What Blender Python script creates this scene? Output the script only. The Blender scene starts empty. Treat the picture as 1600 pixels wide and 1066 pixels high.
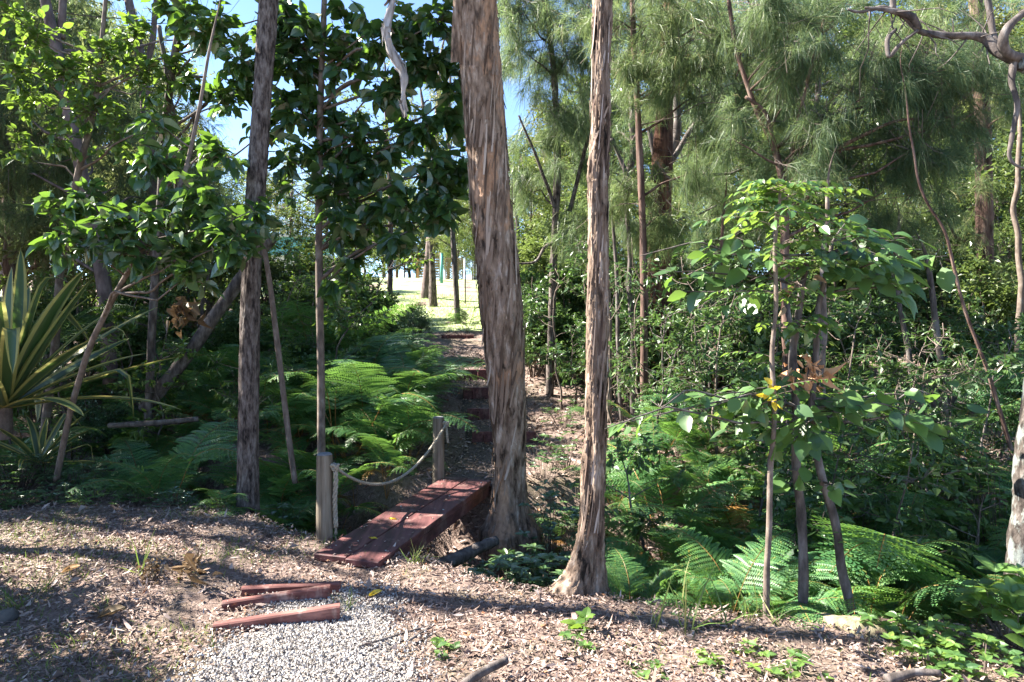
import bpy, math
import numpy as np
from math import radians, sin, cos, pi
from mathutils import Vector, Matrix

SC = bpy.context.scene
COL = SC.collection
rng = np.random.default_rng(11)

# ------------------------------------------------------------------ camera, sky, sun, exposure
CAMZ = 1.7
F = 1067.0            # focal length in photograph pixels
HZ = 500.0            # horizon row in the photograph
cd = bpy.data.cameras.new("camera")
cam = bpy.data.objects.new("camera", cd)
COL.objects.link(cam)
cam.location = (0, 0, CAMZ)
cam.rotation_euler = (radians(90), 0, 0)
cd.sensor_width = 36.0
cd.lens = 36.0 * F / 1600.0
cd.shift_y = -(533.0 - HZ) / 1600.0
cd.clip_end = 1000
cd.clip_start = 0.05
SC.camera = cam

SUN = Vector((-0.80, 0.17, 0.74)).normalized()
EL = math.asin(SUN.z)
AZ = math.atan2(SUN.x, SUN.y)
w = bpy.data.worlds.new("World")
SC.world = w
w.use_nodes = True
nt = w.node_tree
sky = nt.nodes.new("ShaderNodeTexSky")
sky.sky_type = 'NISHITA'
sky.sun_disc = False
sky.sun_elevation = EL
sky.sun_rotation = AZ % (2 * pi)
sky.air_density = 0.6
sky.dust_density = 0.15
sky.ozone_density = 3.2
nt.links.new(sky.outputs[0], nt.nodes["Background"].inputs[0])
nt.nodes["Background"].inputs[1].default_value = 0.08
sd = bpy.data.lights.new("sun", 'SUN')
sun = bpy.data.objects.new("sun", sd)
COL.objects.link(sun)
sd.energy = 5.0
sd.angle = radians(0.53)
sd.color = (1.0, 0.95, 0.87)
sun.rotation_euler = SUN.to_track_quat('Z', 'Y').to_euler()
SC.view_settings.view_transform = 'Standard'
SC.view_settings.look = 'None'
SC.view_settings.exposure = 2.7
SC.view_settings.gamma = 1.0
SC.view_settings.use_curve_mapping = False
SC.render.engine = 'CYCLES'
SC.cycles.max_bounces = 9
SC.cycles.diffuse_bounces = 6
SC.cycles.glossy_bounces = 2
SC.cycles.transmission_bounces = 6
SC.cycles.use_denoising = True
SC.cycles.caustics_reflective = False
SC.cycles.caustics_refractive = False
SC.cycles.sample_clamp_indirect = 6.0


def P(px, py, d):
    """the point seen at photograph pixel (px, py) at distance d along the view"""
    return np.array([(px - 800.0) / F * d, d, CAMZ + (HZ - py) / F * d])


# ------------------------------------------------------------------ small numpy tools
def nrm(a):
    a = np.asarray(a, float)
    return a / np.maximum(np.linalg.norm(a, axis=-1, keepdims=True), 1e-9)


def _hash(i, j, k):
    h = (i.astype(np.int64) * 374761393 + j.astype(np.int64) * 668265263 + k.astype(np.int64) * 2147483647) & 0xffffffff
    h = ((h ^ (h >> 13)) * 1274126177) & 0xffffffff
    h = (h ^ (h >> 16)) & 0xffffffff
    return h.astype(np.float64) / 4294967295.0


def vn(x, y, z):
    """value noise 0..1"""
    x, y, z = np.broadcast_arrays(np.asarray(x, float), np.asarray(y, float), np.asarray(z, float))
    i, j, k = np.floor(x), np.floor(y), np.floor(z)
    fx, fy, fz = x - i, y - j, z - k
    fx, fy, fz = [t * t * (3 - 2 * t) for t in (fx, fy, fz)]
    o = 0
    for a in (0, 1):
        for b in (0, 1):
            for c in (0, 1):
                o = o + _hash(i + a, j + b, k + c) * (fx if a else 1 - fx) * (fy if b else 1 - fy) * (fz if c else 1 - fz)
    return o


def fbm(x, y, z, o=4):
    s, a, t = 0, 0.5, 0
    for q in range(o):
        s = s + a * vn(x * 2 ** q + 17.3 * q, y * 2 ** q, z * 2 ** q)
        t += a
        a *= 0.5
    return s / t


class Geo:
    """collects vertices and faces for ONE mesh"""
    def __init__(self):
        self.v, self.f, self.n = [], [], 0

    def add(self, V, Fc, mi=0):
        V = np.asarray(V, float).reshape(-1, 3)
        for fa in (Fc if isinstance(Fc, list) else [Fc]):
            self.f.append((np.asarray(fa, np.int64) + self.n, mi))
        self.v.append(V)
        self.n += len(V)

    def mesh(self, name, mats, smooth=False):
        me = bpy.data.meshes.new(name)
        V = np.concatenate(self.v) if self.v else np.zeros((0, 3))
        me.vertices.add(len(V))
        me.vertices.foreach_set("co", V.astype(np.float32).ravel())
        loops = np.concatenate([f.ravel() for f, m in self.f])
        tot = np.concatenate([np.full(len(f), f.shape[1]) for f, m in self.f])
        mi = np.concatenate([np.full(len(f), m) for f, m in self.f])
        me.loops.add(len(loops))
        me.loops.foreach_set("vertex_index", loops.astype(np.int32))
        me.polygons.add(len(tot))
        st = np.concatenate([[0], np.cumsum(tot)[:-1]])
        me.polygons.foreach_set("loop_start", st.astype(np.int32))
        me.polygons.foreach_set("loop_total", tot.astype(np.int32))
        me.polygons.foreach_set("material_index", mi.astype(np.int32))
        me.polygons.foreach_set("use_smooth", np.full(len(tot), bool(smooth)))
        for m in (mats if isinstance(mats, (list, tuple)) else [mats]):
            me.materials.append(m)
        me.update(calc_edges=True)
        return me

    def build(self, name, mats, parent=None, smooth=False):
        o = bpy.data.objects.new(name, self.mesh(name, mats, smooth))
        COL.objects.link(o)
        if parent is not None:
            o.parent = parent
        return o


def tag(o, label, cat, group=None, kind=None):
    if label:
        o['label'] = label
    if cat:
        o['category'] = cat
    if group:
        o['group'] = group
    if kind:
        o['kind'] = kind
    return o


def thing(name, label, cat, loc=(0, 0, 0), rz=0, group=None):
    o = bpy.data.objects.new(name, None)
    COL.objects.link(o)
    o.empty_display_size = 0.1
    o.location = loc
    o.rotation_euler = (0, 0, rz)
    return tag(o, label, cat, group)


def copy_tree(o, parent=None):
    c = o.copy()
    COL.objects.link(c)
    c.parent = parent
    for ch in o.children:
        copy_tree(ch, c)
    return c


def grid_faces(n, m, closed=False):
    """quads of a grid with n rows of m points (closed: columns wrap)"""
    i = np.arange(n - 1)[:, None]
    j = np.arange(m if closed else m - 1)[None, :]
    j2 = (j + 1) % m
    return np.stack([i * m + j, i * m + j2, (i + 1) * m + j2, (i + 1) * m + j], -1).reshape(-1, 4)


def resample(pts, rad, step):
    pts = np.asarray(pts, float)
    rad = np.asarray(rad, float)
    seg = np.linalg.norm(np.diff(pts, axis=0), axis=1)
    s = np.concatenate([[0], np.cumsum(seg)])
    n = max(2, int(s[-1] / step) + 1)
    t = np.linspace(0, s[-1], n)
    # smooth the polyline by heavy resampling plus box filter
    out = np.stack([np.interp(t, s, pts[:, k]) for k in range(3)], 1)
    r = np.interp(t, s, rad)
    kk = max(1, int(n / (len(pts) * 2.5)))
    if kk > 1 and len(pts) > 2:
        ker = np.ones(2 * kk + 1) / (2 * kk + 1)
        pad = np.concatenate([np.repeat(out[:1], kk, 0), out, np.repeat(out[-1:], kk, 0)])
        sm = np.stack([np.convolve(pad[:, k], ker, 'valid') for k in range(3)], 1)
        wgt = np.minimum(1, np.minimum(np.arange(n), np.arange(n)[::-1]) / max(1, kk))[:, None]
        out = sm * wgt + out * (1 - wgt)
        padr = np.concatenate([np.repeat(r[:1], kk), r, np.repeat(r[-1:], kk)])
        r = np.convolve(padr, ker, 'valid') * wgt[:, 0] + r * (1 - wgt[:, 0])
    return out, r, t


def frames(pts):
    T = nrm(np.gradient(pts, axis=0))
    ref = np.array([0.0, 1.0, 0.03])
    X = nrm(np.cross(ref, T))
    bad = np.abs(T @ np.array([0, 1, 0])) > 0.95
    if bad.any():
        X[bad] = nrm(np.cross(np.array([1.0, 0, 0.1]), T[bad]))
        for q in range(1, len(X)):
            if X[q] @ X[q - 1] < 0:
                X[q] = -X[q]
    Y = np.cross(T, X)
    return T, X, Y


def tube(g, pts, rad, seg=8, step=None, mi=0, cap=True, disp=None, kink=0.0):
    pts = np.asarray(pts, float)
    rad = np.broadcast_to(np.asarray(rad, float), (len(pts),))
    t = None
    if step:
        pts, rad, t = resample(pts, rad, step)
    if t is None:
        t = np.concatenate([[0], np.cumsum(np.linalg.norm(np.diff(pts, axis=0), axis=1))])
    if kink:
        o = np.stack([vn(t * 3.1 + 5 * q, pts[0, 0] * 3 + q, pts[0, 1] * 7) - .5 for q in range(3)], 1)
        pts = pts + o * kink * np.minimum(1, t / max(t[-1], 1e-6) * 5)[:, None]
    T, X, Y = frames(pts)
    th = np.linspace(0, 2 * pi, seg, endpoint=False)
    rr = rad[:, None] * np.ones(seg)[None]
    if disp is not None:
        rr = rr + disp(t[:, None] + 0 * th[None], th[None] + 0 * t[:, None], rad[:, None] + 0 * th[None])
    V = pts[:, None] + rr[..., None] * (np.cos(th)[None, :, None] * X[:, None] + np.sin(th)[None, :, None] * Y[:, None])
    n = len(pts)
    fs = [grid_faces(n, seg, True)]
    V = V.reshape(-1, 3)
    if cap:
        V = np.concatenate([V, pts[:1], pts[-1:]])
        a = np.arange(seg)
        b = (a + 1) % seg
        fs.append(np.stack([b, a, np.full(seg, n * seg)], 1))
        fs.append(np.stack([a + (n - 1) * seg, b + (n - 1) * seg, np.full(seg, n * seg + 1)], 1))
    g.add(V, fs, mi)
    return pts


def prisms(g, S, E, r0, r1, mi=0):
    """many thin three-sided twigs"""
    S, E = np.asarray(S, float), np.asarray(E, float)
    n = len(S)
    if n == 0:
        return
    T = nrm(E - S)
    X = nrm(np.cross(T, np.array([0.31, 0.72, 0.2])))
    Y = np.cross(T, X)
    r0 = np.broadcast_to(r0, (n,))[:, None]
    r1 = np.broadcast_to(r1, (n,))[:, None]
    ring = []
    for base, r in ((S, r0), (E, r1)):
        for a in (0, 2.094, 4.189):
            ring.append(base + r * (cos(a) * X + sin(a) * Y))
    V = np.stack(ring, 1)
    f = np.array([[0, 1, 4, 3], [1, 2, 5, 4], [2, 0, 3, 5]])
    Fc = (np.arange(n)[:, None, None] * 6 + f[None]).reshape(-1, 4)
    g.add(V, Fc, mi)


# leaf templates: (verts, list of faces); leaf runs along +Y, face normal +Z
def leaf_broad(wd=0.3, fold=0.10, droop=0.22):
    m = [(0, y, -droop * y * y) for y in (0, .22, .5, .78, 1)]
    L = [(-wd * k, y, fold * k - droop * y * y * 1.05) for y, k in ((.2, .78), (.48, 1), (.76, .66))]
    R = [(-x, y, z) for x, y, z in L]
    V = np.array(m + L + R)
    tri = np.array([[0, 1, 5], [3, 4, 7], [1, 0, 8], [4, 3, 10]])
    quad = np.array([[5, 1, 2, 6], [6, 2, 3, 7], [1, 8, 9, 2], [2, 9, 10, 3]])
    return V, [tri, quad]


def leaf_small(wd=0.25, fold=0.07, droop=0.12):
    V = np.array([(0, 0, 0), (wd, .45, fold), (0, 1, -droop), (-wd, .45, fold)])
    return V, [np.array([[0, 1, 2], [0, 2, 3]])]


def leaf_long(wd=0.09, droop=0.25):
    V = np.array([(0, 0, 0), (wd, .3, -droop * .09), (wd * .7, .7, -droop * .49), (0, 1, -droop), (-wd * .7, .7, -droop * .49), (-wd, .3, -droop * .09)])
    return V, [np.array([[0, 1, 5], [2, 3, 4]]), np.array([[1, 2, 4, 5]])]


BROAD, SMALL, LONG = leaf_broad(), leaf_small(), leaf_long()
ROUND = leaf_broad(0.31, 0.07, 0.18)
OVAL = leaf_small(0.3, 0.06, 0.1)


def leaves(g, pos, dirs, up, size, tmpl, mi=0, curl=None):
    V0, F0 = tmpl
    pos, dirs = np.asarray(pos, float), nrm(dirs)
    n = len(pos)
    if n == 0:
        return
    X = nrm(np.cross(dirs, up))
    Z = np.cross(X, dirs)
    size = np.broadcast_to(size, (n,))[:, None, None]
    v = V0[None].repeat(n, 0)
    if curl is not None:
        v = v.copy()
        v[:, :, 2] *= curl[:, None]
    V = pos[:, None] + size * (v[:, :, 0:1] * X[:, None] + v[:, :, 1:2] * dirs[:, None] + v[:, :, 2:3] * Z[:, None])
    m = len(V0)
    g.add(V, [(np.arange(n)[:, None, None] * m + f[None]).reshape(-1, f.shape[1]) for f in F0], mi)


def rdir(n):
    return nrm(rng.normal(size=(n, 3)))


def needles(g, pos, dirs, length, width, droop, mi=0):
    """drooping needle strands, two bent pieces each"""
    n = len(pos)
    if n == 0:
        return
    d1 = nrm(dirs)
    d2 = nrm(d1 + np.array([0, 0, -1.0]) * np.broadcast_to(droop, (n,))[:, None])
    length = np.broadcast_to(length, (n,))[:, None]
    X = nrm(np.cross(d1, rdir(n)))
    w2 = np.broadcast_to(width, (n,))[:, None] * 0.5
    a = pos
    b = a + d1 * length * .45
    c = b + d2 * length * .55
    V = np.stack([a - X * w2 * .8, a + X * w2 * .8, b - X * w2, b + X * w2, c], 1)
    k = np.arange(n)[:, None] * 5
    g.add(V, [k + np.array([[0, 1, 3, 2]]), k + np.array([[2, 3, 4]])], mi)


# ------------------------------------------------------------------ materials
def mat(name):
    m = bpy.data.materials.new(name)
    m.use_nodes = True
    t = m.node_tree
    t.nodes.clear()
    out = t.nodes.new("ShaderNodeOutputMaterial")
    return m, t, out


def ramp(t, stops):
    r = t.nodes.new("ShaderNodeValToRGB")
    e = r.color_ramp.elements
    while len(e) < len(stops):
        e.new(0.5)
    for el, (p, c) in zip(e, stops):
        el.position = p
        el.color = (*c, 1)
    return r


def leaf_mat(name, stops, trans=(0.16, 0.26, 0.03), tf=0.38, gloss=0.10, rough=0.38, warm=(1.35, 1.22, 0.95)):
    m, t, out = mat(name)
    L = t.links.new
    geo = t.nodes.new("ShaderNodeNewGeometry")
    r0 = ramp(t, [(p, tuple(q * f for q, f in zip(c, warm))) for p, c in stops])
    L(geo.outputs["Random Per Island"], r0.inputs[0])
    oi = t.nodes.new("ShaderNodeObjectInfo")
    ro = ramp(t, [(0, (.72, .80, .85)), (.5, (1, 1, 1)), (1, (1.35, 1.2, .95))])
    L(oi.outputs["Random"], ro.inputs[0])
    r = t.nodes.new("ShaderNodeMix")
    r.data_type = 'RGBA'
    r.blend_type = 'MULTIPLY'
    r.inputs[0].default_value = 1.0
    L(r0.outputs[0], r.inputs[6])
    L(ro.outputs[0], r.inputs[7])

    class _O:
        outputs = [r.outputs[2]]
    r = _O
    d = t.nodes.new("ShaderNodeBsdfDiffuse")
    L(r.outputs[0], d.inputs[0])
    tr = t.nodes.new("ShaderNodeBsdfTranslucent")
    mx = t.nodes.new("ShaderNodeMix")
    mx.data_type = 'RGBA'
    mx.inputs[0].default_value = 0.7
    L(r.outputs[0], mx.inputs[6])
    mx.inputs[7].default_value = (*trans, 1)
    L(mx.outputs[2], tr.inputs[0])
    a = t.nodes.new("ShaderNodeMixShader")
    a.inputs[0].default_value = tf
    L(d.outputs[0], a.inputs[1])
    L(tr.outputs[0], a.inputs[2])
    if gloss > 0:
        gl = t.nodes.new("ShaderNodeBsdfGlossy")
        gl.inputs["Roughness"].default_value = rough
        gl.inputs[0].default_value = (0.8, 0.8, 0.75, 1)
        fr = t.nodes.new("ShaderNodeLayerWeight")
        fr.inputs[0].default_value = 0.25
        mu = t.nodes.new("ShaderNodeMath")
        mu.operation = 'MULTIPLY_ADD'
        mu.inputs[1].default_value = gloss * 1.5
        mu.inputs[2].default_value = gloss * 0.5
        L(fr.outputs["Fresnel"], mu.inputs[0])
        b = t.nodes.new("ShaderNodeMixShader")
        L(mu.outputs[0], b.inputs[0])
        L(a.outputs[0], b.inputs[1])
        L(gl.outputs[0], b.inputs[2])
        a = b
    L(a.outputs[0], out.inputs[0])
    return m


def noise(t, scale, detail=5, stretch=(1, 1, 1), rough=0.6, dist=0.0):
    tc = t.nodes.new("ShaderNodeTexCoord")
    mp = t.nodes.new("ShaderNodeMapping")
    mp.inputs["Scale"].default_value = stretch
    t.links.new(tc.outputs["Object"], mp.inputs[0])
    n = t.nodes.new("ShaderNodeTexNoise")
    n.inputs["Scale"].default_value = scale
    n.inputs["Detail"].default_value = detail
    n.inputs["Roughness"].default_value = rough
    n.inputs["Distortion"].default_value = dist
    t.links.new(mp.outputs[0], n.inputs[0])
    return n


def bark_mat(name, stops, scale=14, stretch=(1, 1, .12), bump=0.6, rough=0.9, patch=None, patch_scale=2.2, patch_at=(.52, .62), dist=0.012):
    m, t, out = mat(name)
    L = t.links.new
    n1 = noise(t, scale, 6, stretch)
    r = ramp(t, stops)
    L(n1.outputs[0], r.inputs[0])
    col = r.outputs[0]
    if patch:
        n2 = noise(t, patch_scale, 4, (1, 1, .45), .65)
        rp = ramp(t, [(patch_at[0], (0, 0, 0)), (patch_at[1], (1, 1, 1))])
        L(n2.outputs[0], rp.inputs[0])
        mx = t.nodes.new("ShaderNodeMix")
        mx.data_type = 'RGBA'
        L(rp.outputs[0], mx.inputs[0])
        L(col, mx.inputs[6])
        mx.inputs[7].default_value = (*patch, 1)
        mul = t.nodes.new("ShaderNodeMix")
        mul.data_type = 'RGBA'
        mul.blend_type = 'MULTIPLY'
        mul.inputs[0].default_value = 0.5
        L(mx.outputs[2], mul.inputs[6])
        n3 = noise(t, scale * 2.2, 5, stretch)
        r3 = ramp(t, [(.3, (.35, .35, .35)), (.7, (1.4, 1.4, 1.4))])
        L(n3.outputs[0], r3.inputs[0])
        L(r3.outputs[0], mul.inputs[7])
        col = mul.outputs[2]
    p = t.nodes.new("ShaderNodeBsdfPrincipled")
    p.inputs["Roughness"].default_value = rough
    p.inputs["Specular IOR Level"].default_value = 0.25
    L(col, p.inputs["Base Color"])
    n4 = noise(t, scale * 1.7, 7, stretch, .7)
    bp = t.nodes.new("ShaderNodeBump")
    bp.inputs["Strength"].default_value = bump
    bp.inputs["Distance"].default_value = dist
    L(n4.outputs[0], bp.inputs["Height"])
    L(bp.outputs[0], p.inputs["Normal"])
    L(p.outputs[0], out.inputs[0])
    return m


def plain_mat(name, c1, c2, scale=8, rough=0.8, stretch=(1, 1, 1), bump=0.2, metal=0, dist=0.006):
    m, t, out = mat(name)
    L = t.links.new
    n1 = noise(t, scale, 6, stretch)
    r = ramp(t, [(.35, c1), (.65, c2)])
    L(n1.outputs[0], r.inputs[0])
    p = t.nodes.new("ShaderNodeBsdfPrincipled")
    p.inputs["Roughness"].default_value = rough
    p.inputs["Metallic"].default_value = metal
    p.inputs["Specular IOR Level"].default_value = 0.3
    L(r.outputs[0], p.inputs["Base Color"])
    if bump:
        n4 = noise(t, scale * 3, 6, stretch, .7)
        bp = t.nodes.new("ShaderNodeBump")
        bp.inputs["Strength"].default_value = bump
        bp.inputs["Distance"].default_value = dist
        L(n4.outputs[0], bp.inputs["Height"])
        L(bp.outputs[0], p.inputs["Normal"])
    L(p.outputs[0], out.inputs[0])
    return m


def island_mat(name, stops, rough=0.75, spec=0.25):
    m, t, out = mat(name)
    geo = t.nodes.new("ShaderNodeNewGeometry")
    r = ramp(t, stops)
    t.links.new(geo.outputs["Random Per Island"], r.inputs[0])
    p = t.nodes.new("ShaderNodeBsdfPrincipled")
    p.inputs["Roughness"].default_value = rough
    p.inputs["Specular IOR Level"].default_value = spec
    t.links.new(r.outputs[0], p.inputs["Base Color"])
    t.links.new(p.outputs[0], out.inputs[0])
    return m


M = {}
M['broad'] = leaf_mat("broad_leaf", [(0, (.022, .055, .020)), (.5, (.035, .080, .028)), (.93, (.055, .11, .035)), (1, (.10, .14, .03))], (.22, .40, .035), .40, .13, .34, (1.05, 1.08, 1.0))
M['lime'] = leaf_mat("lime_leaf", [(0, (.035, .085, .02)), (.6, (.06, .13, .03)), (1, (.10, .17, .035))], (.26, .40, .04), .45, .10)
M['round'] = leaf_mat("round_leaf", [(0, (.030, .075, .035)), (.6, (.050, .115, .045)), (1, (.085, .16, .055))], (.24, .42, .05), .40, .12, .36)
M['compound'] = leaf_mat("compound_leaf", [(0, (.045, .11, .045)), (.6, (.08, .165, .05)), (1, (.13, .22, .06))], (.34, .50, .06), .45, .10)
M['shrub'] = leaf_mat("shrub_leaf", [(0, (.022, .055, .022)), (.6, (.040, .085, .032)), (1, (.08, .135, .045))], (.13, .24, .04), .34, .08, .4, (1.3, 1.25, 1.05))
M['glossy'] = leaf_mat("glossy_leaf", [(0, (.025, .06, .035)), (.6, (.035, .085, .045)), (1, (.06, .11, .055))], (.14, .26, .05), .32, .18, .34, (1.5, 1.4, 1.05))
M['fern'] = leaf_mat("fern_leaf", [(0, (.030, .090, .045)), (.55, (.048, .125, .058)), (.95, (.08, .165, .062)), (1, (.14, .15, .05))], (.22, .40, .06), .40, .05, .4, (1.55, 1.45, 1.08))
M['fern_dry'] = leaf_mat("dry_fern", [(0, (.16, .10, .045)), (1, (.24, .15, .07))], (.3, .17, .06), .3, .03)
M['needle'] = leaf_mat("needle_leaf", [(0, (.030, .060, .038)), (.6, (.060, .100, .055)), (.88, (.12, .165, .075)), (1, (.20, .16, .09))], (.29, .39, .14), .42, .03, .45, (1.08, 1.1, .98))
M['far'] = leaf_mat("far_leaf", [(0, (.035, .065, .025)), (.5, (.06, .10, .035)), (1, (.11, .145, .06))], (.22, .30, .06), .40, .06)
M['olive'] = leaf_mat("olive_leaf", [(0, (.055, .075, .04)), (.5, (.09, .115, .055)), (1, (.14, .15, .08))], (.26, .30, .09), .40, .06)
M['grass'] = leaf_mat("grass_blade", [(0, (.05, .10, .03)), (.7, (.09, .15, .045)), (1, (.2, .19, .09))], (.2, .3, .05), .35, .05)
M['agave'] = leaf_mat("agave_green", [(0, (.030, .065, .030)), (1, (.045, .09, .038))], (.12, .22, .03), .22, .16, .35)
M['agave_edge'] = leaf_mat("agave_cream", [(0, (.25, .25, .085)), (1, (.34, .32, .12))], (.5, .5, .16), .35, .10)
M['yellow'] = leaf_mat("yellow_leaf", [(0, (.50, .36, .03)), (1, (.6, .46, .05))], (.6, .45, .04), .35, .06)
M['dead'] = leaf_mat("dead_leaf", [(0, (.12, .075, .042)), (.5, (.19, .125, .07)), (1, (.27, .20, .13))], (.26, .16, .07), .25, .03, .5, (1, 1, 1))
M['pinkdead'] = leaf_mat("pink_dead_leaf", [(0, (.30, .19, .15)), (1, (.45, .32, .27))], (.4, .25, .16), .2, .04)
M['litter'] = island_mat("leaf_litter", [(0, (.085, .055, .043)), (.2, (.16, .108, .086)), (.5, (.26, .185, .15)), (.8, (.34, .26, .22)), (.95, (.43, .35, .305)), (.975, (.30, .15, .075)), (1, (.22, .10, .055))], .7)
M['twig'] = island_mat("twig_litter", [(0, (.10, .07, .055)), (.6, (.20, .15, .12)), (1, (.34, .28, .24))], .8)
M['pebble'] = island_mat("pebble", [(0, (.11, .095, .085)), (.5, (.28, .255, .235)), (1, (.50, .47, .44))], .7)
M['twigwood'] = plain_mat("twig_wood", (.07, .05, .04), (.14, .105, .085), 20)
M['strip_tan'] = island_mat("loose_bark_tan", [(0, (.055, .033, .022)), (.35, (.165, .108, .074)), (.7, (.29, .205, .15)), (1, (.43, .34, .27))], .9, .15)
M['strip_red'] = island_mat("loose_bark_red", [(0, (.035, .022, .017)), (.4, (.12, .08, .062)), (.75, (.22, .165, .132)), (1, (.36, .30, .26))], .9, .15)
M['stem'] = bark_mat("sapling_bark", [(.35, (.085, .064, .05)), (.55, (.155, .12, .096)), (.7, (.24, .20, .165))], 18, (1, 1, .5), .3)
M['darkbark'] = bark_mat("dark_bark", [(.36, (.018, .013, .011)), (.48, (.09, .068, .057)), (.64, (.18, .15, .13))], 30, (1, 1, .3), .8, patch=(.27, .25, .23), patch_scale=9, patch_at=(.63, .70))
M['paper'] = bark_mat("stringy_bark", [(.34, (.036, .023, .015)), (.44, (.155, .102, .069)), (.57, (.285, .20, .142)), (.68, (.44, .355, .285))], 17, (1, 1, .26), 1.0, patch=(.36, .21, .125), patch_scale=3.4, patch_at=(.53, .60))
M['ironbark'] = bark_mat("fibrous_bark", [(.36, (.018, .012, .008)), (.45, (.12, .080, .056)), (.56, (.215, .155, .114)), (.68, (.36, .295, .24))], 22, (1, 1, .2), 1.0)
M['greybark'] = bark_mat("grey_bark", [(.35, (.04, .032, .028)), (.52, (.105, .086, .076)), (.7, (.2, .18, .165))], 16, (1, 1, .35), .6)
M['redbark'] = bark_mat("reddish_bark", [(.35, (.045, .025, .019)), (.52, (.125, .075, .058)), (.7, (.22, .155, .125))], 14, (1, 1, .2), .7)
M['pinkbark'] = bark_mat("pinkish_bark", [(.35, (.08, .056, .05)), (.55, (.155, .115, .103)), (.7, (.22, .175, .16))], 9, (1, 1, .5), .4)
M['lichen'] = bark_mat("lichen_bark", [(.36, (.022, .017, .014)), (.52, (.068, .055, .046)), (.68, (.13, .112, .098))], 26, (1, 1, .5), .9, patch=(.16, .175, .16), patch_scale=13, patch_at=(.50, .58))
M['mossy'] = bark_mat("mossy_log", [(.3, (.10, .09, .05)), (.5, (.24, .20, .12)), (.75, (.34, .30, .2))], 30, (1, 1, .6), .9)
M['redwood'] = bark_mat("red_painted_timber", [(.32, (.045, .018, .017)), (.5, (.105, .040, .038)), (.68, (.16, .066, .060))], 16, (1, .09, 1), .35, .62, patch=(.21, .125, .105), patch_scale=6, patch_at=(.56, .70), dist=.004)
M['redstep'] = bark_mat("worn_red_timber", [(.32, (.07, .026, .022)), (.5, (.16, .062, .052)), (.68, (.25, .12, .098))], 18, (.12, 1, 1), .5, .75, patch=(.30, .20, .165), patch_scale=8, patch_at=(.54, .66), dist=.004)
M['post'] = bark_mat("weathered_post", [(.34, (.075, .058, .040)), (.52, (.165, .135, .098)), (.7, (.25, .215, .165))], 22, (1, 1, .08), .5)
M['posttop'] = plain_mat("post_end_grain", (.11, .105, .105), (.2, .195, .195), 30, .9)
M['rope'] = plain_mat("manila_rope", (.20, .175, .135), (.36, .32, .25), 60, .9, bump=.5)
M['white_bark'] = plain_mat("pale_hanging_bark", (.20, .18, .165), (.42, .385, .36), 14, .8, (1, 1, .3))
M['teal'] = plain_mat("teal_sheet", (.13, .36, .42), (.16, .42, .48), 3, .5, bump=0)
M['cream'] = plain_mat("cream_wall", (.62, .58, .52), (.72, .68, .62), 3, .8, bump=.05)
M['roofgrey'] = plain_mat("pale_roof", (.5, .5, .5), (.6, .6, .6), 3, .5, bump=0)
M['orange'] = plain_mat("new_timber", (.32, .15, .06), (.42, .22, .10), 6, .7, (1, 1, .2))
M['lattice'] = plain_mat("brown_lattice", (.20, .14, .08), (.30, .21, .13), 6, .8)
M['tealpole'] = plain_mat("teal_paint", (.07, .25, .22), (.10, .32, .28), 6, .5, bump=0)
M['galv'] = plain_mat("galvanised_steel", (.38, .40, .41), (.5, .52, .53), 12, .45, bump=0, metal=.6)
M['glass'] = plain_mat("dark_window", (.03, .04, .05), (.05, .06, .07), 3, .1, bump=0)
M['stone'] = plain_mat("grey_stone", (.06, .055, .05), (.12, .11, .10), 9, .9, bump=.6)
M['eave'] = plain_mat("house_wall", (.5, .47, .42), (.56, .53, .48), 3, .8)


def ground_mat():
    m, t, out = mat("forest_floor")
    L = t.links.new
    n1 = noise(t, 1.1, 6, (1, 1, 1), .65)
    n2 = noise(t, 26, 7, (1, 1, 1), .75, 1.2)
    r1 = ramp(t, [(.28, (.05, .034, .027)), (.43, (.15, .105, .085)), (.56, (.25, .182, .15)), (.75, (.36, .285, .245))])
    L(n2.outputs[0], r1.inputs[0])
    r2 = ramp(t, [(.50, (0, 0, 0)), (.62, (1, 1, 1))])
    L(n1.outputs[0], r2.inputs[0])
    mx = t.nodes.new("ShaderNodeMix")
    mx.data_type = 'RGBA'
    mu = t.nodes.new("ShaderNodeMath")
    mu.operation = 'MULTIPLY'
    mu.inputs[1].default_value = .35
    L(r2.outputs[0], mu.inputs[0])
    L(mu.outputs[0], mx.inputs[0])
    L(r1.outputs[0], mx.inputs[6])
    mx.inputs[7].default_value = (.07, .085, .035, 1)
    p = t.nodes.new("ShaderNodeBsdfPrincipled")
    p.inputs["Roughness"].default_value = .95
    p.inputs["Specular IOR Level"].default_value = .15
    L(mx.outputs[2], p.inputs["Base Color"])
    bp = t.nodes.new("ShaderNodeBump")
    bp.inputs["Strength"].default_value = .8
    bp.inputs["Distance"].default_value = .02
    L(n2.outputs[0], bp.inputs["Height"])
    L(bp.outputs[0], p.inputs["Normal"])
    L(p.outputs[0], out.inputs[0])
    return m


M['ground'] = ground_mat()
M['lawn'] = plain_mat("lawn_turf", (.22, .29, .10), (.38, .41, .20), 9, .9, bump=.6, dist=.02)
M['path'] = plain_mat("compacted_path", (.055, .042, .034), (.135, .10, .082), 24, .95, bump=.6, dist=.012)
M['gravel'] = plain_mat("gravel_bed", (.17, .145, .125), (.33, .30, .27), 70, .9, bump=.7, dist=.012)


# ------------------------------------------------------------------ the ground
def Ye(x):
    return np.interp(x, [-30, -8, -5, -3, -1.6, -.8, .1, 1.4, 3, 8, 30], [12, 8.2, 7.1, 6.3, 5.4, 4.95, 4.35, 3.98, 3.75, 3.3, 2])


def Yf(x):
    return np.interp(x, [-30, -8, -3, -.5, 1, 3, 8, 30], [14.5, 11, 8.2, 7.05, 7.3, 7.4, 7.0, 6])


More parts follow.
